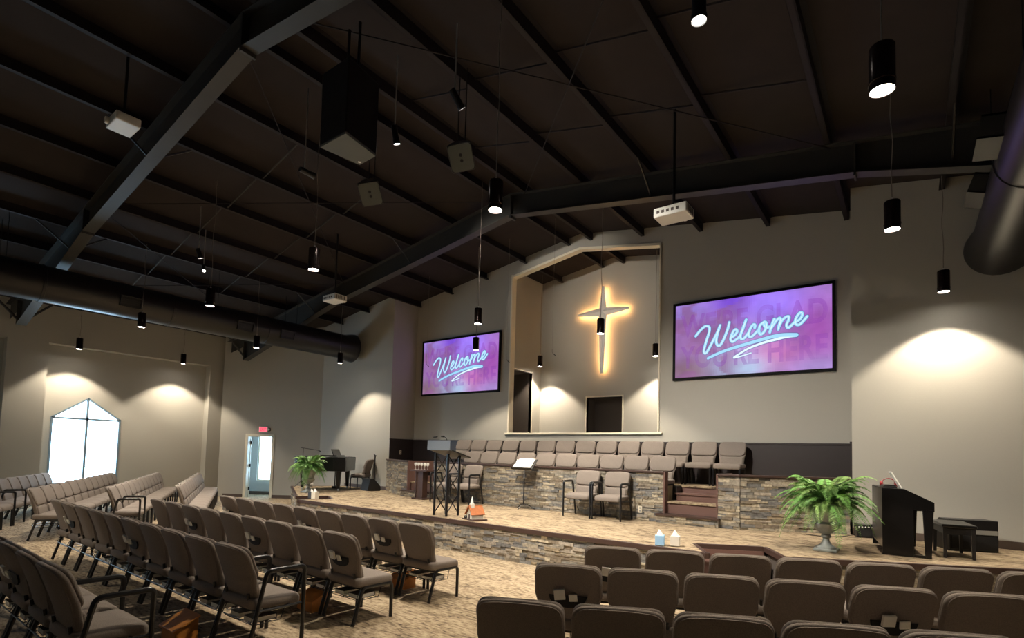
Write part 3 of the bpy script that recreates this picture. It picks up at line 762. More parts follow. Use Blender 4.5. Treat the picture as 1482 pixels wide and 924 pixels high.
for x0, lab in ((-5.6765, 'welcome screen between the window side corner and the cross opening'), (2.5023, 'large welcome screen on the wall above the fern side of the stage')):
    t = thing('display_screen', 'black framed purple ' + lab, 'screen', (x0, 0, 3.5161), 0, 'welcome screens')
    b = .055
    mb = MB(); mb.box(0, SWD, -.06, -.003, 0, b).box(0, SWD, -.06, -.003, SHT-b, SHT).box(0, b, -.06, -.003, b, SHT-b).box(SWD-b, SWD, -.06, -.003, b, SHT-b); mb.build('frame', plain('matte_black_frame', S(14,13,14), .7, spec=.2), t)
    mb = MB(); nu, nv = 64, 36
    for i in range(nu):
        for j in range(nv):
            p = lambda ii, jj: (b + (SWD-2*b)*ii/nu, -.04, b + (SHT-2*b)*jj/nv)
            mb.add([p(i, j), p(i+1, j), p(i+1, j+1), p(i, j+1)], [(0, 1, 2, 3)], screencol((i+.5)/nu, (j+.5)/nv))
    pic = mb.build('picture', M_screen, t, fix=False)
    text_mesh("WE'RE GLAD", .905*SWD, .30*SHT, 'ghost_lettering', M_ghost, pic, .055*SWD, -.0415, .545*SHT)
    text_mesh("YOU'RE HERE", .905*SWD, .30*SHT, 'ghost_lettering', M_ghost, pic, .055*SWD, -.0415, .14*SHT)
    mb = MB()
    for s_ in STROKES: ribbon(mb, s_, .078, -.043)
    ribbon(mb, SWOOSH[0], [.075, .1], -.043); ribbon(mb, SWOOSH[1], [.09, .045], -.0429); mb.build('script_edge', M_scripto, pic, fix=False)
    mb = MB()
    for s_ in STROKES: ribbon(mb, s_, .058, -.045)
    ribbon(mb, SWOOSH[0], [.055, .075], -.045); mb.build('script_lettering', M_script, pic, fix=False)
    mb = MB()
    for s_ in STROKES: ribbon(mb, s_, .012, -.0465)
    ribbon(mb, SWOOSH[1], [.06, .024], -.0449); mb.build('script_highlight', M_scriptl, pic, fix=False)

# ------------------------------------------------------------------ cross
t = thing('wall_cross', 'tapered silver cross glowing orange at its edges on the back wall', 'cross', (-.26, BY, 5.93))
mb = MB(); rd = .11; cw = .135
def arm(mb, dx, dz, w1):
    # ridged arm from the centre to its tip
    n = Vector((-dz, 0, dx)).normalized() if True else None
    tip = Vector((dx, 0, dz))
    n = Vector((-tip.z, 0, tip.x)).normalized()
    f = Vector((0, -.10, 0)); back = Vector((0, -.13, 0))
    c0 = Vector((0, 0, 0))
    vs = [c0+n*cw+back, c0-n*cw+back, c0+Vector((0, -.185, 0)), tip+n*w1+back, tip-n*w1+back, tip+Vector((0, -.155, 0))]
    mb.add(vs, [(0, 2, 5, 3), (2, 1, 4, 5), (0, 3, 4, 1), (3, 5, 4), (0, 1, 2)])
arm(mb, 0, .75, .035); arm(mb, 0, -1.79, .055); arm(mb, .815, 0, .035); arm(mb, -.815, 0, .035)
mb.build('cross_body', M_silver, t)
mb = MB()
for (x0, x1, z0, z1) in ((-.035, .035, -1.72, .70), (-.77, .77, -.035, .035)):
    mb.box(x0, x1, -.128, -.115, z0, z1)
mb.build('led_strip', M_led, t)
mb = MB()
for z in (.35, -.9): mb.box(-.02, .02, -.13, 0, z-.02, z+.02)
mb.build('standoff', M_black, t)

# ------------------------------------------------------------------ pendant lights
LAMP = []
PWR = 190
def make_pendant():
    t = thing('pendant_light', 'x', 'pendant light', (0, 0, 0), 0, 'cylinder pendant lights')
    mb = MB(); mb.lathe([(.0, .335), (.03, .335), (.072, .33), (.08, .318), (.08, .0), (.075, .0), (.072, .05), (.0, .06)], 24); mb.build('housing', M_bronze, t, smooth=True)
    mb = MB(); mb.lathe([(.0, .03), (.05, .029), (.071, .02), (.071, .012), (.0, .004)], 20); mb.build('lens', M_light, t, smooth=True)
    mb = MB(); mb.lathe([(.081, .07), (.084, .068), (.084, .058), (.081, .056)], 24); mb.build('trim_ring', M_bronze, t, smooth=True)
    mb = MB(); mb.lathe([(.0, .37), (.012, .37), (.016, .335), (.0, .33)], 10); mb.build('cable_grip', M_steel, t)
    return t
pend = None
PEND = [(-.28, -3.62, 'hanging over the lectern side of the stage'), (-2.12, -1.55, 'hanging in front of the smaller screen'), (1.47, -1.6, 'hanging in front of the cross'), (7.23, -1.52, 'hanging beside the flared duct end above the digital piano'), (-7.25, -2.0, 'hanging beside the flared end of the window side duct'),
    (-2.07, 1.34, 'hanging in the cross room near its inner doorway'), (1.52, 1.38, 'hanging at the open side of the cross room'),
    (-.27, -7.39, 'hanging among the beams beyond the white projector'), (-3.81, -7.31, 'hanging in front of the window side duct'), (-7.20, -4.65, 'hanging at the duct register near the doorway'), (-7.18, -7.32, 'hanging against the lit underside of the long duct'),
    (-12.21, -7.2, 'hanging above the gabled window'), (-12.21, -4.48, 'hanging by the window wall nearest the doorway corner'),
    (6.66, -4.56, 'on a long pale cable before the piano side wall'), (6.66, -7.34, 'dazzling overhead with its cable out of view'), (3.2, -7.41, 'dazzling in front of the ridge beam'),
    (-7.2, -13.0, 'over the rear of the window side rows'), (-3.8, -13.0, 'over the rear of the centre block')]
for i, (x, y, w) in enumerate(PEND):
    lab = 'bronze cylinder pendant light ' + w
    if pend is None: pend = make_pendant(); o = pend; o.location = (x, y, 4.4); o['label'] = lab
    else:
        base = pend.copy(); COL.objects.link(base); base.location = (x, y, 4.4); base['label'] = lab; o = base
        for ch in list(pend.children):
            if ch.name.startswith('cable.') or ch.name == 'cable' or ch.type == 'LIGHT': continue
            c = ch.copy(); COL.objects.link(c); c.parent = o
    zt = PZ - PS*abs(x) - 4.4 + (DK if i in (5, 6) else .1)
    ph = R.uniform(0, 6); P = [(.012*math.sin(ph + k*1.3)*math.sin(PI*k/10), .012*math.cos(ph*2 + k)*math.sin(PI*k/10), .365 + (zt-.365)*k/10) for k in range(11)]
    mb = MB(); mb.tube(P, .0055, 6); mb.build('cable', M_cable, o)
    l = bpy.data.lights.new('pendant_lamp', 'SPOT'); l.energy = PWR; l.color = (1, .87, .69); l.spot_size = math.radians(104); l.spot_blend = .3; l.shadow_soft_size = .05
    lo = bpy.data.objects.new('pendant_lamp', l); COL.objects.link(lo); lo.parent = o; lo.location = (0, 0, -.012)
    if i == 4: lo.rotation_euler = (0, -.22, 0)

# ------------------------------------------------------------------ projectors, speakers, spot heads
def projector(loc, rz, zroof, lab, glow=False):
    t = thing('projector', lab, 'projector', loc, rz, 'ceiling projectors')
    mb = MB(); mb.box(-.24, .24, -.17, .17, -.07, .07); mb.build('body', M_projector, t, bevel=.018, seg=3)
    M = Matrix.Translation((.10, .17, .0)) @ Matrix.Rotation(-PI/2, 4, 'X')
    mb = MB(); mb.lathe([(.055, 0), (.06, .02), (.05, .05), (.035, .045)], 20, M); ln = mb.build('lens_ring', M_projector, t, smooth=True)
    mb = MB(); mb.lathe([(.045, .03), (.0, .04)], 16, M); mb.build('lens_glass', M_gloss if not glow else emit('projector_beam', (.85, .92, 1, 1), 3), ln)
    mb = MB()
    for k in range(6): mb.box(.238, .244, -.12+k*.04, -.1+k*.04, -.04, .045)
    mb.build('vent', M_dark, t)
    mb = MB()
    for k in range(5): mb.box(-.19+k*.07, -.15+k*.07, -.174, -.168, -.02, .02)
    mb.build('port_panel', M_dark, t)
    mb = MB(); mb.box(-.08, .08, -.08, .08, .07, .085)
    for s in (-1, 1):
        for q in (-1, 1): mb.tube([(0, 0, .16), (s*.13, q*.1, .075)], .008, 5)
    mb.build('mount_bracket', M_black, t)
    mb = MB(); mb.tube([(0, 0, .1), (0, 0, zroof - loc[2])], .022, 8); mb.build('pole', M_black, t)
projector((4.10, -4.45, 5.28), 0, PZ-PS*4.1+.15, 'white ceiling projector above the armchairs beside the larger screen')
projector((-4.05, -4.45, 5.30), 0, PZ-PS*4.05+.15, 'white ceiling projector in front of the far roof beam end')
projector((-1.75, -9.42, 6.1), PI, PZ-PS*1.75+.15, 'grey ceiling projector hanging high over the centre rows', True); [o for o in COL.objects if o.get('label', '').startswith('grey ceiling projector')][0].scale = (.85, .85, .85)

def hung(name, cat, lab, c, build, mats=None):
    t = thing(name, lab, cat, c); build(t); return t
def aim(d):
    return Vector(d).to_track_quat('-Y', 'Z').to_matrix().to_4x4()
M_baffle = plain('speaker_baffle', S(92,96,91), .6)
def speaker(c, w, h, dp, toward, lab):
    t = thing('hanging_speaker', lab, 'speaker', c, 0, 'hanging speakers')
    M = aim(toward) @ Matrix.Rotation(math.radians(-16), 4, 'Y'); mb = MB()
    vs = [M @ Vector(p) for p in ((-w/2, -dp/2, -h/2), (w/2, -dp/2, -h/2), (w/2, -dp/2, h/2), (-w/2, -dp/2, h/2), (-w*.3, dp/2, -h*.4), (w*.3, dp/2, -h*.4), (w*.3, dp/2, h*.4), (-w*.3, dp/2, h*.4))]
    mb.add(vs, [(0,1,2,3), (5,4,7,6), (0,4,5,1), (1,5,6,2), (2,6,7,3), (3,7,4,0)]); mb.build('cabinet', M_black, t, bevel=.02)
    mb = MB(); mb.prism(roundrect(-w*.46, w*.46, -h*.46, h*.46, w*.14), -dp/2-.012, -dp/2-.001, 'y', M); mb.build('baffle', M_baffle, t)
    mb = MB()
    for z in (-.035, .035):
        mb.lathe([(.022, 0), (.022, .006), (.0, .006)], 12, M @ Matrix.Translation((0, -dp/2-.011, z)) @ Matrix.Rotation(PI/2, 4, 'X'))
    mb.build('port', M_black, t)
    mb = MB(); zt = PZ - PS*abs(c[0]) + .1 - c[2]
    for s in (-1, 1): MB().tube([(s*w*.2, 0, h*.3), (s*w*.2, 0, zt)], .008, 5).build('hanger', M_black, t)
speaker((1.80, -6.5, 5.92), .34, .36, .45, (.55, -.55, -.62), 'black hanging speaker with pale baffle, beside the ridge, higher of the two')
speaker((-.10, -6.55, 5.92), .34, .36, .45, (.60, -.50, -.62), 'black hanging speaker with pale baffle, under the large speaker cluster')
t = thing('speaker_cluster', 'large black speaker cluster with pale wedge underside hung from the roof', 'speaker', (1.2, -7.9, 5.5), 0)
q = [(.948-1.2, -8.153+7.9), (1.386-1.2+.02, -8.151+7.9+.0), (1.48-1.2, -7.617+7.9), (1.031-1.2, -7.603+7.9)]
q = [(-.25, -.25), (.10, .29), (.20, .27), (.28, -.25)]
q = [(-.252, -.253), (.28, -.251), (.186, .283), (-.169, .297)]
mb = MB(); mb.prism(q, .01, .95); mb.build('cabinet', M_black, t, bevel=.015)
mb = MB(); mb.prism([(x*.97, y*.97) for x, y in q], -.004, .012); mb.build('underside_panel', M_baffle, t)
mb = MB(); mb.lathe([(.0, -.01), (.022, -.01), (.022, .0)], 12, Matrix.Translation((-.1, .24, 0))); mb.build('lamp_dot', M_white, t)
for x in (-.1, .12): MB().tube([(x, 0, .9), (x, 0, 1.62)], .02, 6).build('hanger', M_black, t)
def spothead(c, d, lab, on=1.0, ln=.24, r=.05, pw=0, cone=95):
    t = thing('track_spotlight', lab, 'spotlight', c, 0, 'ceiling spotlights')
    M = Vector(d).to_track_quat('-Z', 'Y').to_matrix().to_4x4()
    mb = MB(); mb.lathe([(.0, ln), (r*.7, ln), (r*.85, ln*.9), (r*.85, .05), (r, .04), (r, 0), (r*.9, 0), (r*.85, .03), (.0, .03)], 18, M); mb.build('can', M_black, t, smooth=True)
    mb = MB(); mb.lathe([(r*.84, .012), (.0, .004)], 16, M); mb.build('lens', emit('spot_lens', (1, .95, .86, 1), 18*on), t)
    zt = PZ - PS*abs(c[0]) + .08 - c[2]; p = M @ Vector((0, 0, ln*.7))
    mb = MB(); mb.tube([p, (p.x, p.y, zt)], .009, 6); mb.build('stem', M_steel, t)
    if pw:
        l = bpy.data.lights.new('spot_lamp', 'SPOT'); l.energy = pw; l.color = (1, .93, .82); l.spot_size = math.radians(cone); l.spot_blend = .9; l.shadow_soft_size = .06
        lo = bpy.data.objects.new('spot_lamp', l); COL.objects.link(lo); lo.parent = t; lo.matrix_local = M @ Matrix.Translation((0, 0, -.02))
spothead((1.14, -7.09, 6.0), (-.05, .34, -.94), 'bright stage spotlight with a short pale stem beside the speaker cluster', 2, pw=480, cone=112)
spothead((2.40, -7.14, 6.0), (.16, .66, -.74), 'tilted stage spotlight on a pale stem above the hanging speakers', .8, pw=980, cone=88)
spothead((-.60, -7.25, 6.0), (.035, 1, -.02), 'stage spotlight turned away towards the cross, beside the speaker cluster', 1, pw=480, cone=34)
spothead((-4.86, -7.1, 5.6), (-.02, .34, -.94), 'bright spotlight low over the window side roof', 2, .2, pw=480, cone=110)
spothead((-5.65, -6.7, 5.6), (.45, -.1, -.85), 'small spotlight just under the bright one over the window side roof', 1, .18, .04)
spothead((5.27, -7.05, 5.8), (0, 0, -1), 'dark cylinder downlight at the top edge above the larger screen', .5, .5, .075)

# ------------------------------------------------------------------ stage furniture
def cyl_tube(mb, p, q, r, n=8): mb.tube([p, q], r, n)
# lectern on a truss
t = thing('lectern', 'black truss lectern with grey front panel and sloping desk', 'lectern', (-.30, -4.35, SZ), 0)
legs = [(-.16, -.16), (.16, -.16), (.16, .16), (-.16, .16)]
for lx, ly in legs: MB().tube([(lx, ly, 0), (lx, ly, 1.17)], .024, 8).build('leg', M_frame, t, smooth=True)
mb = MB()
for i in range(4):
    (xa, ya), (xb, yb) = legs[i], legs[(i+1) % 4]
    for k in range(3):
        z0, z1 = .05+k*.37, .05+(k+1)*.37
        if k % 2: xa2, ya2, xb2, yb2 = xb, yb, xa, ya
        else: xa2, ya2, xb2, yb2 = xa, ya, xb, yb
        mb.tube([(xa2, ya2, z0), (xb2, yb2, z1)], .011, 6)
mb.build('truss_brace', M_frame, t)
M = Matrix.Translation((0, 0, 1.19)) @ Matrix.Rotation(math.radians(-14), 4, 'X')
MB().box(-.29, .29, -.22, .34, -.012, .012, M).build('desk', M_frame, t, bevel=.004)
MB().box(-.29, .29, -.27, -.25, 1.24, 1.42).box(-.29, .29, -.26, -.2, 1.235, 1.25).build('front_panel', plain('grey_acrylic', S(120,128,138), .25), t)
mb = MB(); mb.tube(smoothpts([(.12, -.16, 1.22), (.14, -.16, 1.36), (.10, -.17, 1.46), (.0, -.15, 1.50)], 5), .007, 6); mic = mb.build('microphone_neck', M_frame, t)
mb = MB(); mb.tube([(.02, -.15, 1.495), (-.09, -.10, 1.50)], .018, 8); mb.tube([(-.11, -.2, 1.49), (-.2, -.2, 1.475)], .016, 8); mb.build('microphone_head', M_black, mic)
# pedestal table with goblets
t = thing('pedestal_table', 'dark wooden pedestal table beside the far choir steps', 'table', (-3.12, -2.30, SZ), 0)
MB().box(-.2, .2, -.17, .17, 0, .035).build('foot', M_darkwood, t, bevel=.008)
MB().box(-.1, .1, -.09, .09, .035, .70).build('column', M_darkwood, t, bevel=.006)
MB().box(-.30, .30, -.16, .16, .70, .74).build('tabletop', M_darkwood, t, bevel=.008)
MB().box(-.135, -.105, -.12, -.09, .035, .7).box(.105, .135, -.12, -.09, .035, .7).build('column_moulding', M_darkwood, t)
for k in range(5):
    g = thing('goblet', 'silver goblet standing in a row on the dark pedestal table', 'goblet', (-3.12-.22+.11*k, -2.34, SZ+.74), 0, 'goblets on the pedestal table')
    MB().lathe([(.0, 0), (.03, 0), (.03, .006), (.008, .015), (.007, .08), (.012, .09)], 14).build('stem', M_steel, g, smooth=True)
    MB().lathe([(.012, .088), (.032, .11), (.036, .145), (.03, .175), (.0, .17)], 14).build('bowl', M_white, g, smooth=True)
# music stand
t = thing('music_stand', 'black music stand in front of the stone choir wall', 'music stand', (.02, -2.26, SZ), math.radians(8))
MB().tube([(0, 0, .1), (0, 0, .68)], .014, 8).build('pole', M_frame, t); MB().tube([(0, 0, .66), (0, 0, .945)], .009, 8).build('inner_pole', M_steel, t)
for k in range(3):
    an = 2*PI*k/3 + .5; MB().tube(bend([(0, 0, .12), (.1*math.cos(an), .1*math.sin(an), .1), (.26*math.cos(an), .26*math.sin(an), .01)], .03), .010, 6).build('leg', M_frame, t)
Mt = Matrix.Translation((0, 0, .97)) @ Matrix.Rotation(math.radians(-52), 4, 'X')
MB().box(-.25, .25, -.012, .0, -.16, .19, Mt).box(-.25, .25, -.06, .0, -.17, -.155, Mt).build('desk', M_frame, t, bevel=.004)
mo = Matrix.Translation((.02, -2.26, SZ)) @ Matrix.Rotation(math.radians(8), 4, 'Z')
mb = MB(); mb.box(-.19, .2, -.03, -.014, -.145, .185, mo @ Mt); tag(mb.build('sheet_music', M_paper), 'open white sheet music lying on the music stand desk', 'sheet music')
# little church model
t = thing('model_church', 'little wooden model church with white steeple on the stage edge', 'ornament', (.50, -4.44, SZ), math.radians(-20))
MB().box(-.2, .2, -.15, .15, 0, .022).build('base_board', M_darkwood, t, bevel=.004)
mb = MB(); mb.prism([(-.1, .022), (.1, .022), (.1, .11), (0, .24), (-.1, .11)], -.11, .12, 'y'); mb.build('walls', plain('model_white', S(228,222,206), .7), t)
mb = MB()
for s in (-1, 1):
    A = math.atan2(-.13, .1)
    Mr = Matrix.Translation((0, 0, .255)) @ (Matrix.Rotation(0, 4, 'Z') if s > 0 else Matrix.Rotation(PI, 4, 'Z')) @ Matrix.Rotation(math.radians(52.5), 4, 'Y')
    mb.box(-.005, .2, -.135, .145, -.012, .002, Mr)
mb.build('roof', plain('brown_shingle', S(168,98,52), .6, nscale=20, namt=.3), t)
MB().box(-.02, .02, -.118, -.108, .022, .1).build('door', M_darkwood, t)
mb = MB(); mb.box(-.035, .035, -.10, -.03, .2, .285); sp = mb.build('tower', plain('model_white2', S(232,228,216), .7), t)
mb = MB(); mb.lathe([(.035, .285), (.0, .43)], 8, Matrix.Translation((0, -.065, 0))); mb.build('steeple', M_white, sp)
mb = MB(); mb.lathe([(.028, .022), (.034, .045), (.02, .07), (.0, .075)], 10, Matrix.Translation((-.11, -.125, 0))); mb.build('shrub', M_black, t)
# tissue boxes
def tissue(x, y, rz, mat, lab, h=.135):
    t = thing('tissue_box', lab, 'tissue box', (x, y, SZ+.006), rz, 'tissue boxes')
    MB().box(-.06, .06, -.06, .06, 0, h).build('box', mat, t, bevel=.004)
    mb = MB(); n = 10; vs = []; 
    for k in range(n):
        an = 2*PI*k/n; rr = .045 + .012*math.sin(3*an); vs.append((rr*math.cos(an), rr*.5*math.sin(an), h+.001))
    for k in range(n):
        an = 2*PI*k/n; vs.append((.018*math.cos(an)*(1+.4*math.sin(2*an))-.005, .012*math.sin(an), h+.055+.01*math.sin(5*an)))
    vs.append((-.012, 0, h+.08))
    mb.add(vs, [(k, (k+1) % n, n+(k+1) % n, n+k) for k in range(n)] + [(n+k, n+(k+1) % n, 2*n) for k in range(n)]); mb.build('tissue', M_white, t, smooth=True)
tissue(4.02, -4.62, .3, M_blue, 'pale blue tissue box on the stage edge near the steps')
tissue(4.20, -4.52, .25, plain('tissue_grey', S(206,200,190), .7), 'grey patterned tissue box next to the pale blue one on the stage edge')
tissue(-4.52, -4.42, .2, plain('tissue_white', S(222,216,202), .7), 'white tissue box on the stage edge in front of the far fern', .17)
tissue(-4.72, -4.38, .1, plain('tissue_dark', S(66,70,78), .7), 'dark tissue box on the stage edge in front of the far fern', .15)
# ferns in urns
def fern(x, y, lab, seed, sc=1.0, spread=.85):
    rn = random.Random(seed)
    t = thing('potted_fern', lab, 'potted plant', (x, y, SZ), 0, 'ferns in urns')
    MB().box(-.14, .14, -.14, .14, 0, .035).build('plinth', M_urn, t, bevel=.008)
    prof = [(.0, .035), (.125, .035), (.12, .055), (.07, .085), (.045, .13), (.04, .17), (.06, .19), (.06, .21), (.045, .225), (.11, .27), (.165, .33), (.175, .37), (.15, .40), (.16, .46), (.19, .56), (.215, .62), (.235, .63), (.235, .65), (.2, .65), (.17, .6), (.0, .6)]
    mb = MB(); n = 40; vs = []; fs = []
    for r, z in prof:
        for k in range(n):
            rr = r*(1 + (.05*math.cos(k*PI/2) if .26 < z < .6 and r > .1 else 0)); vs.append((rr*math.cos(2*PI*k/n), rr*math.sin(2*PI*k/n), z))
    for i in range(len(prof)-1):
        for k in range(n):
            p = i*n+k; q = i*n+(k+1) % n; fs.append((p, q, q+n, p+n))
    mb.add(vs, fs); mb.build('urn', M_urn, t, smooth=True)
    MB().lathe([(.0, .615), (.19, .615), (.0, .63)], 16).build('soil', M_darkwood, t)
    fr = MB(); st = MB()
    for k in range(72):
        an = 2*PI*k/72*7 + rn.uniform(-.3, .3); lay = k/72
        L = spread*rn.uniform(.78, 1.08)*(1 if lay > .35 else .75)*sc; rise = (.42-.36*lay + rn.uniform(-.05, .08))*sc
        droop = (.3 + .78*lay)*sc*rn.uniform(.6, 1.1)
        tb = rn.uniform(.55, 1.25); lc = S(108,156,78) if rn.random() < .7 else S(132,166,92); lc = tuple(c*tb for c in lc[:3])
        P = []
        for j in range(15):
            s_ = j/14; rad = .05 + L*.78*(s_ - .22*s_*s_*lay); z = .64 + rise*2.1*s_*(1-.45*s_) - droop*.62*s_**2.4
            sw = .05*math.sin(s_*2+k); P.append(Vector(((rad)*math.cos(an+sw), (rad)*math.sin(an+sw), max(z, .12))))
        st.tube(P, [.0045*(1-.7*j/14) for j in range(15)], 4)
        for j in range(1, 14):
            for h in (0, .33, .66):
                s_ = (j+h)/14; i0 = min(int(s_*14), 13); p = P[i0].lerp(P[i0+1], s_*14-i0); d = (P[i0+1]-P[i0]).normalized()
                side = d.cross(Vector((0, 0, 1))); side = side.normalized() if side.length > .01 else Vector((1, 0, 0)); upv = side.cross(d).normalized()
                lw = .10*math.sin(PI*min(1, .12+.88*s_)**.8)*sc + .016
                for q in (-1, 1):
                    tip = p + side*q*lw + d*lw*.45 - upv*lw*rn.uniform(.12, .4); m1 = p + side*q*lw*.45 + d*(lw*.20+.006); m2 = p + side*q*lw*.5 + d*lw*.10 - upv*.004
                    fr.add([p, m1, tip, m2], [(0, 1, 2, 3)], lc)
    st.build('stems', M_stem, t); fr.build('fronds', M_leaf, t, fix=False)
fern(5.86, -3.30, 'large green fern in a grey footed urn beside the digital piano', 5, 1.0, .92)
fern(-6.36, -3.45, 'green fern in a grey footed urn in front of the grand piano', 11, .9, .80)
# digital piano
t = thing('digital_piano', 'black upright digital piano on the stage beside the large fern', 'piano', (6.66, -2.42, SZ), math.radians(8))
def yprism(poly, y0, y1): mb = MB(); mb.prism(poly, y0, y1, 'y'); return mb
yprism([(-.26, 0), (.06, 0), (.06, .62), (-.26, .885)][:0] or [(-.26, 0), (.08, 0), (.08, .62), (.30, .60), (.30, .72), (.0, .875), (-.03, .885), (-.26, .885)], -.60, -.565).build('end_panel', M_gloss, t, bevel=.004)
yprism([(-.26, 0), (.08, 0), (.08, .62), (.30, .60), (.30, .72), (.0, .875), (-.03, .885), (-.26, .885)], .565, .60).build('end_panel', M_gloss, t, bevel=.004)
MB().box(-.26, -.235, -.565, .565, .1, .88).build('back_panel', M_gloss, t)
MB().box(-.26, .0, -.565, .565, .855, .88).build('top_board', M_gloss, t, bevel=.004)
yprism([(-.05, .60), (.29, .60), (.29, .70), (.0, .86), (-.05, .86)], -.565, .565).build('key_lid', M_gloss, t)
MB().box(-.2, -.05, -.565, .565, .04, .5).build('speaker_panel', M_black, t)
for yy in (-.575, .575):
    mb = MB(); vs = [(.18, yy-.03, .62), (.29, yy-.03, .62), (.29, yy+.03, .62), (.18, yy+.03, .62), (.205, yy-.025, 0), (.265, yy-.025, 0), (.265, yy+.025, 0), (.205, yy+.025, 0)]
    mb.add(vs, [(0,1,2,3), (4,7,6,5), (0,4,5,1), (1,5,6,2), (2,6,7,3), (3,7,4,0)]); mb.build('leg', M_gloss, t)
MB().box(-.2, .26, -.59, -.56, 0, .03).box(-.2, .26, .56, .59, 0, .03).build('floor_rail', M_gloss, t)
mb = MB()
for k in (-.08, 0, .08): mb.box(-.04, .06, k-.012, k+.012, .06, .075)
mb.build('pedal', M_steel, t)
MP = Matrix.Translation((6.66, -2.42, SZ)) @ Matrix.Rotation(math.radians(8), 4, 'Z')
mb = MB(); mb.box(-.02, -.005, -.52, -.28, 0, .24, MP @ Matrix.Translation((-.02, 0, .893)) @ Matrix.Rotation(math.radians(-28), 4, 'Y')); o = mb.build('music_book', M_paper); tag(o, 'white music book leaning upright on top of the digital piano', 'book')
mb = MB(); mb.box(-.24, -.08, -.5, -.22, .885, .905, MP); mb.box(-.23, -.09, -.49, -.23, .905, .925, MP); o = mb.build('flat_case', M_black, bevel=.004); tag(o, 'flat black case lying on top of the digital piano', 'case')
t = thing('headphones', 'dark red headphones lying on top of the digital piano', 'headphones', MP @ Vector((-.13, -.10, .889)), .2)
for s in (-1, 1):
    mb = MB(); mb.lathe([(.0, 0), (.035, 0), (.04, .012), (.036, .03), (.0, .034)], 16, Matrix.Translation((s*.07, 0, .04)) @ Matrix.Rotation(s*PI/2, 4, 'Y')); mb.build('ear_cup', M_red, t, smooth=True)
mb = MB(); mb.tube([(.085*math.cos(PI*k/10), .0, .04+.075*math.sin(PI*k/10)) for k in range(11)], .008, 6); mb.build('headband', M_red, t)
# piano bench
t = thing('piano_bench', 'black wooden bench in front of the digital piano', 'bench', (7.25, -2.36, SZ), math.radians(8))
MB().box(-.18, .18, -.35, .35, .40, .44).build('bench_top', M_gloss, t, bevel=.012)
MB().box(-.16, .16, -.33, .33, .31, .40).build('apron', M_black, t)
for sx in (-1, 1):
    for sy in (-1, 1):
        mb = MB(); x, y = sx*.145, sy*.315; vs = [(x-.022, y-.022, .4), (x+.022, y-.022, .4), (x+.022, y+.022, .4), (x-.022, y+.022, .4), (x-.016, y-.016, 0), (x+.016, y-.016, 0), (x+.016, y+.016, 0), (x-.016, y+.016, 0)]
        mb.add(vs, [(0,1,2,3), (4,7,6,5), (0,4,5,1), (1,5,6,2), (2,6,7,3), (3,7,4,0)]); mb.build('leg', M_black, t)
# black speaker box behind the bench
t = thing('floor_speaker', 'black floor speaker box with grey strip behind the piano bench', 'speaker', (7.42, -1.52, SZ), math.radians(24))
mb = MB(); mb.prism([(-.22, 0), (.22, 0), (.22, .34), (.06, .44), (-.22, .44)], -.3, .3, 'x'); mb.build('cabinet', M_black, t, bevel=.01)
MB().box(-.28, .28, -.232, -.218, .24, .3).build('grey_strip', M_grey, t)
MB().box(-.28, .28, -.228, -.218, .03, .22).build('grille', M_pouch, t)
# amplifier by the fern
t = thing('amplifier', 'small black amplifier with pale knobs on the carpet behind the large fern', 'amplifier', (6.22, -1.22, SZ), math.radians(15))
MB().box(-.17, .17, -.1, .1, 0, .21).build('cabinet', M_black, t, bevel=.008)
for k in range(7):
    MB().lathe([(.0, 0), (.011, 0), (.009, .014), (.0, .014)], 10, Matrix.Translation((-.135+.045*k, -.1, .17)) @ Matrix.Rotation(PI/2, 4, 'X')).build('knob', M_white, t)
MB().box(-.15, .15, -.106, -.099, .02, .14).build('grille', M_pouch, t)
mb = MB(); mb.tube(smoothpts([(6.05, -1.3, SZ+.03), (5.9, -1.5, SZ+.008), (5.7, -1.75, SZ+.006), (5.4, -1.72, SZ+.006)], 6), .006, 5); tag(mb.build('power_cable', M_black), 'thin black cable on the carpet running from the small amplifier', 'cable')
# grand piano
t = thing('grand_piano', 'black grand piano on the window side of the stage behind a fern', 'piano', (-7.15, -2.27, SZ), math.radians(42))
out = []
# keyboard end at +x, tail at -x, straight side towards the room (-y)
ctl = [(.62, -.70), (.62, .70), (.25, .72), (-.05, .60), (-.35, .25), (-.62, .05), (-.82, -.15), (-.88, -.42), (-.78, -.64), (-.55, -.70)]
cc = smoothpts([(x, y, 0) for x, y in ctl[1:]], 4); out = [(.62, -.70)] + [(p.x, p.y) for p in cc]
mb = MB(); mb.prism(out, .56, .95); mb.build('case', M_gloss, t, bevel=.01)
mb = MB(); mb.prism([(x*1.015-.03 if x < .6 else .40, y*1.015) for x, y in out], .952, .975); mb.build('lid', M_gloss, t, bevel=.004)
MB().box(.40, .60, -.62, .62, .86, .90).build('key_slip', M_black, t)
mb = MB()
for k in range(36): mb.box(.42, .57, -.6+k*.0333, -.6+k*.0333+.031, .90, .915)
kb = mb.build('keyboard', M_white, t)
mb = MB()
for k in range(35):
    if k % 7 in (2, 6): continue
    mb.box(.42, .51, -.6+(k+1)*.0333-.009, -.6+(k+1)*.0333+.009, .915, .927)
mb.build('black_keys', M_gloss, kb)
mb = MB(); mb.box(-.15, .32, -.52, .52, .976, 1.02); mb.box(-.012, .012, -.46, .46, 0, .22, Matrix.Translation((.22, 0, .99)) @ Matrix.Rotation(math.radians(-20), 4, 'Y')); mb.build('music_desk', M_black, t)
MB().box(.28, .62, -.72, -.62, .6, .97).build('cheek_block', M_gloss, t, bevel=.006); MB().box(.28, .62, .62, .72, .6, .97).build('cheek_block', M_gloss, t, bevel=.006)
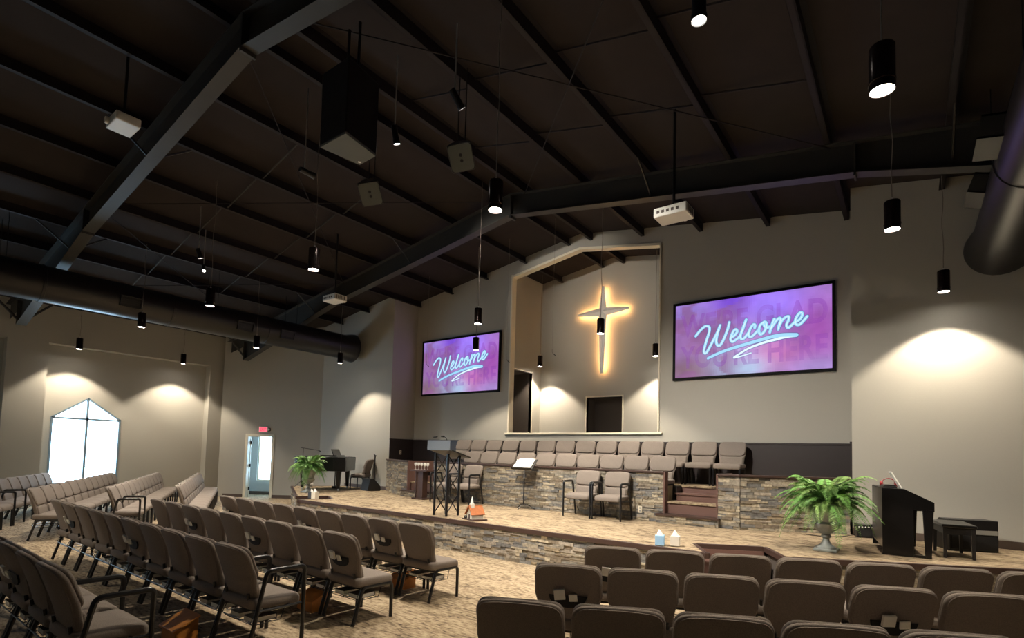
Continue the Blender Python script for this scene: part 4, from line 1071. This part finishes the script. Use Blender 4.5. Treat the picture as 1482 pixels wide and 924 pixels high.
for lx, ly in ((.42, -.58), (.42, .58), (-.66, -.35)):
    mb = MB(); vs = [(lx-.065, ly-.065, .6), (lx+.065, ly-.065, .6), (lx+.065, ly+.065, .6), (lx-.065, ly+.065, .6), (lx-.035, ly-.035, .06), (lx+.035, ly-.035, .06), (lx+.035, ly+.035, .06), (lx-.035, ly+.035, .06)]
    mb.add(vs, [(0,1,2,3), (4,7,6,5), (0,4,5,1), (1,5,6,2), (2,6,7,3), (3,7,4,0)]); lg = mb.build('leg', M_gloss, t)
    MB().lathe([(.0, 0), (.025, 0), (.03, .03), (.02, .06), (.0, .06)], 12, Matrix.Translation((lx, ly, 0))).build('caster', M_steel, lg)
mb = MB()
for yy in (-.09, .09): mb.tube([(.2, yy, .6), (.2, yy, .1)], .016, 8)
mb.box(.13, .27, -.14, .14, .03, .1); mb.build('pedal_lyre', M_gloss, t)
# boom microphone stand by the grand piano
def tripod(name, x, y, h, lab, boom=None, rr=.011):
    t = thing(name, lab, 'microphone stand', (x, y, SZ), 0)
    MB().tube([(0, 0, .06), (0, 0, h)], rr, 8).build('pole', M_frame, t)
    for k in range(3):
        an = 2*PI*k/3 + .4; MB().tube([(0, 0, .22), (.24*math.cos(an), .24*math.sin(an), .01)], .009, 6).build('leg', M_frame, t)
    if boom:
        MB().tube([boom[0], boom[1]], .010, 6).build('boom', M_frame, t)
        MB().lathe([(.0, -.09), (.02, -.08), (.024, 0), (.02, .02), (.0, .03)], 12, Matrix.Translation(boom[1]) @ Matrix.Rotation(-1.2, 4, 'Y')).build('microphone_head', M_black, t)
    return t
tripod('microphone_stand', -8.05, -2.6, 1.2, 'black boom microphone stand at the tail of the grand piano behind the fern', ((-.14, .0, 1.22), (.55, .18, 1.15)))
tripod('microphone_stand', -6.28, -1.28, 1.02, 'straight black microphone stand by the corner of the choir wall', ((.0, .0, 1.0), (.03, -.05, 1.06)), .017)
# floor monitor
t = thing('floor_monitor', 'black wedge floor monitor between the grand piano and choir wall', 'speaker', (-6.12, -1.55, SZ), math.radians(-12))
mb = MB(); mb.prism([(-.2, 0), (.22, 0), (.22, .12), (.0, .36), (-.12, .36)], -.24, .24, 'x'); mb.build('cabinet', M_black, t, bevel=.012)
M = Matrix.Translation((0, .11, .24)) @ Matrix.Rotation(math.radians(-47), 4, 'X')
MB().box(-.21, .21, -.14, .14, .001, .012, M).build('grille', M_pouch, t)
# white dome ornament at the stage end
t = thing('dome_lamp', 'tiny white domed ornament at the window end of the stage', 'ornament', (-8.1, -2.25, SZ), 0)
MB().lathe([(.0, 0), (.04, 0), (.04, .02), (.03, .09), (.0, .09)], 14).build('body', M_grey, t, smooth=True); MB().lathe([(.07, .09), (.06, .13), (.03, .16), (.0, .17)], 14).build('dome', M_white, t, smooth=True)
for (x, y, z, lab) in ((-1.31, -1.3, 4.08, 'tiny hanging microphone on a thin cable beside the smaller screen'), (.05, -1.3, 4.13, 'tiny hanging microphone on a thin cable in front of the cross room wall'), (-4.18, -1.3, 4.2, 'tiny hanging microphone on a thin cable before the smaller screen picture')):
    t = thing('hanging_microphone', lab, 'microphone', (x, y, z), .4, 'hanging choir microphones')
    MB().tube([(0, 0, .12), (.0, 0, PZ-PS*abs(x)-z+.1)], .0022, 5).build('cable', M_cable, t)
    MB().tube(bend([(0, 0, .13), (0, 0, .05), (.05, -.02, .0)], .02), .004, 6).build('wire_neck', M_black, t)
    MB().tube([(.045, -.018, .006), (.09, -.036, -.035)], .010, 8).build('capsule', M_black, t)
# outlets
def outlet(name, M, lab):
    t = thing(name, lab, 'outlet', (0, 0, 0)); t.matrix_world = M
    MB().box(-.04, .04, -.01, 0, -.065, .065).build('plate', M_trimcream, t, bevel=.003)
    mb = MB()
    for z in (-.028, .028): mb.box(-.015, .015, -.013, -.009, z-.014, z+.014)
    mb.build('socket', M_grey, t)
outlet('wall_outlet', Matrix.Translation((2.60, cy-.036, SZ+.2)), 'cream outlet plate on the stone choir wall behind an armchair')
outlet('wall_outlet', Matrix.Translation((-W+.021, -.55, 1.71)) @ Matrix.Rotation(PI/2, 4, 'Z'), 'pale outlet plate on the dark wainscot above the far choir steps')
# wooden offering boxes on the floor
for x, y, lab in ((1.48, -9.63, 'behind the third centre row near the aisle'), (1.54, -8.33, 'under the second centre row near the aisle'), (1.52, -7.02, 'under the front centre row near the aisle')):
    t = thing('wooden_box', 'honey wood box with sloping lid ' + lab, 'box', (x, y, 0), 0, 'wooden boxes under the centre rows')
    mb = MB(); mb.prism([(-.095, 0), (.095, 0), (.095, .20), (-.095, .11)], -.14, .14, 'x'); mb.build('body', M_wood, t)
    mb = MB(); mb.prism([(-.115, .10), (.105, .205), (.105, .222), (-.115, .117)], -.16, .16, 'x'); mb.build('lid', M_wood, t, bevel=.003)
# exit sign
t = thing('exit_sign', 'red lit exit sign above the hallway doorway', 'exit sign', AM @ Vector((1.98, .0, 2.37)), math.atan2(ua.y, ua.x) + PI, None)
MB().box(-.16, .16, -.05, 0, -.1, .1).build('case', M_white, t, bevel=.012)
fc = MB().box(-.135, .135, -.054, -.049, -.078, .078).build('face', M_exit, t)
text_mesh('EXIT', .21, .105, 'exit_lettering', M_exitl, t, -.105, -.056, -.052, .02)
MB().box(.16, .24, -.05, 0, -.05, .05).build('lamp_housing', M_black, t, bevel=.012)
MB().lathe([(.0, 0), (.036, 0), (.036, .02), (.0, .03)], 14, Matrix.Translation((.2, -.05, 0)) @ Matrix.Rotation(PI/2, 4, 'X')).build('lamp_head', M_white, t, smooth=True)
MB().box(-.2, -.16, -.04, 0, -.012, .022).build('bracket', M_black, t)

# ------------------------------------------------------------------ light
w = bpy.data.worlds.new('world'); scn.world = w; w.use_nodes = True
bg = w.node_tree.nodes['Background']; bg.inputs[0].default_value = (.52, .76, 1.0, 1); bg.inputs[1].default_value = 9.0
def portal(loc, rot, sx, sy):
    l = bpy.data.lights.new('window_portal', 'AREA'); l.shape = 'RECTANGLE'; l.size = sx; l.size_y = sy; l.cycles.is_portal = True
    o = bpy.data.objects.new('window_portal', l); COL.objects.link(o); o.location = loc; o.rotation_euler = rot
for y0, y1, w0, w1 in bays: portal((RX-.11, (w0+w1)/2, 1.8), (0, -PI/2, 0), 2.6, w1-w0)
pc = AM @ Vector((2.25, -1.44, 1.6)); portal(pc, (PI/2, 0, math.atan2(na.y, na.x) + PI/2), 1.05, 2.1)

scn.cycles.diffuse_bounces = 6
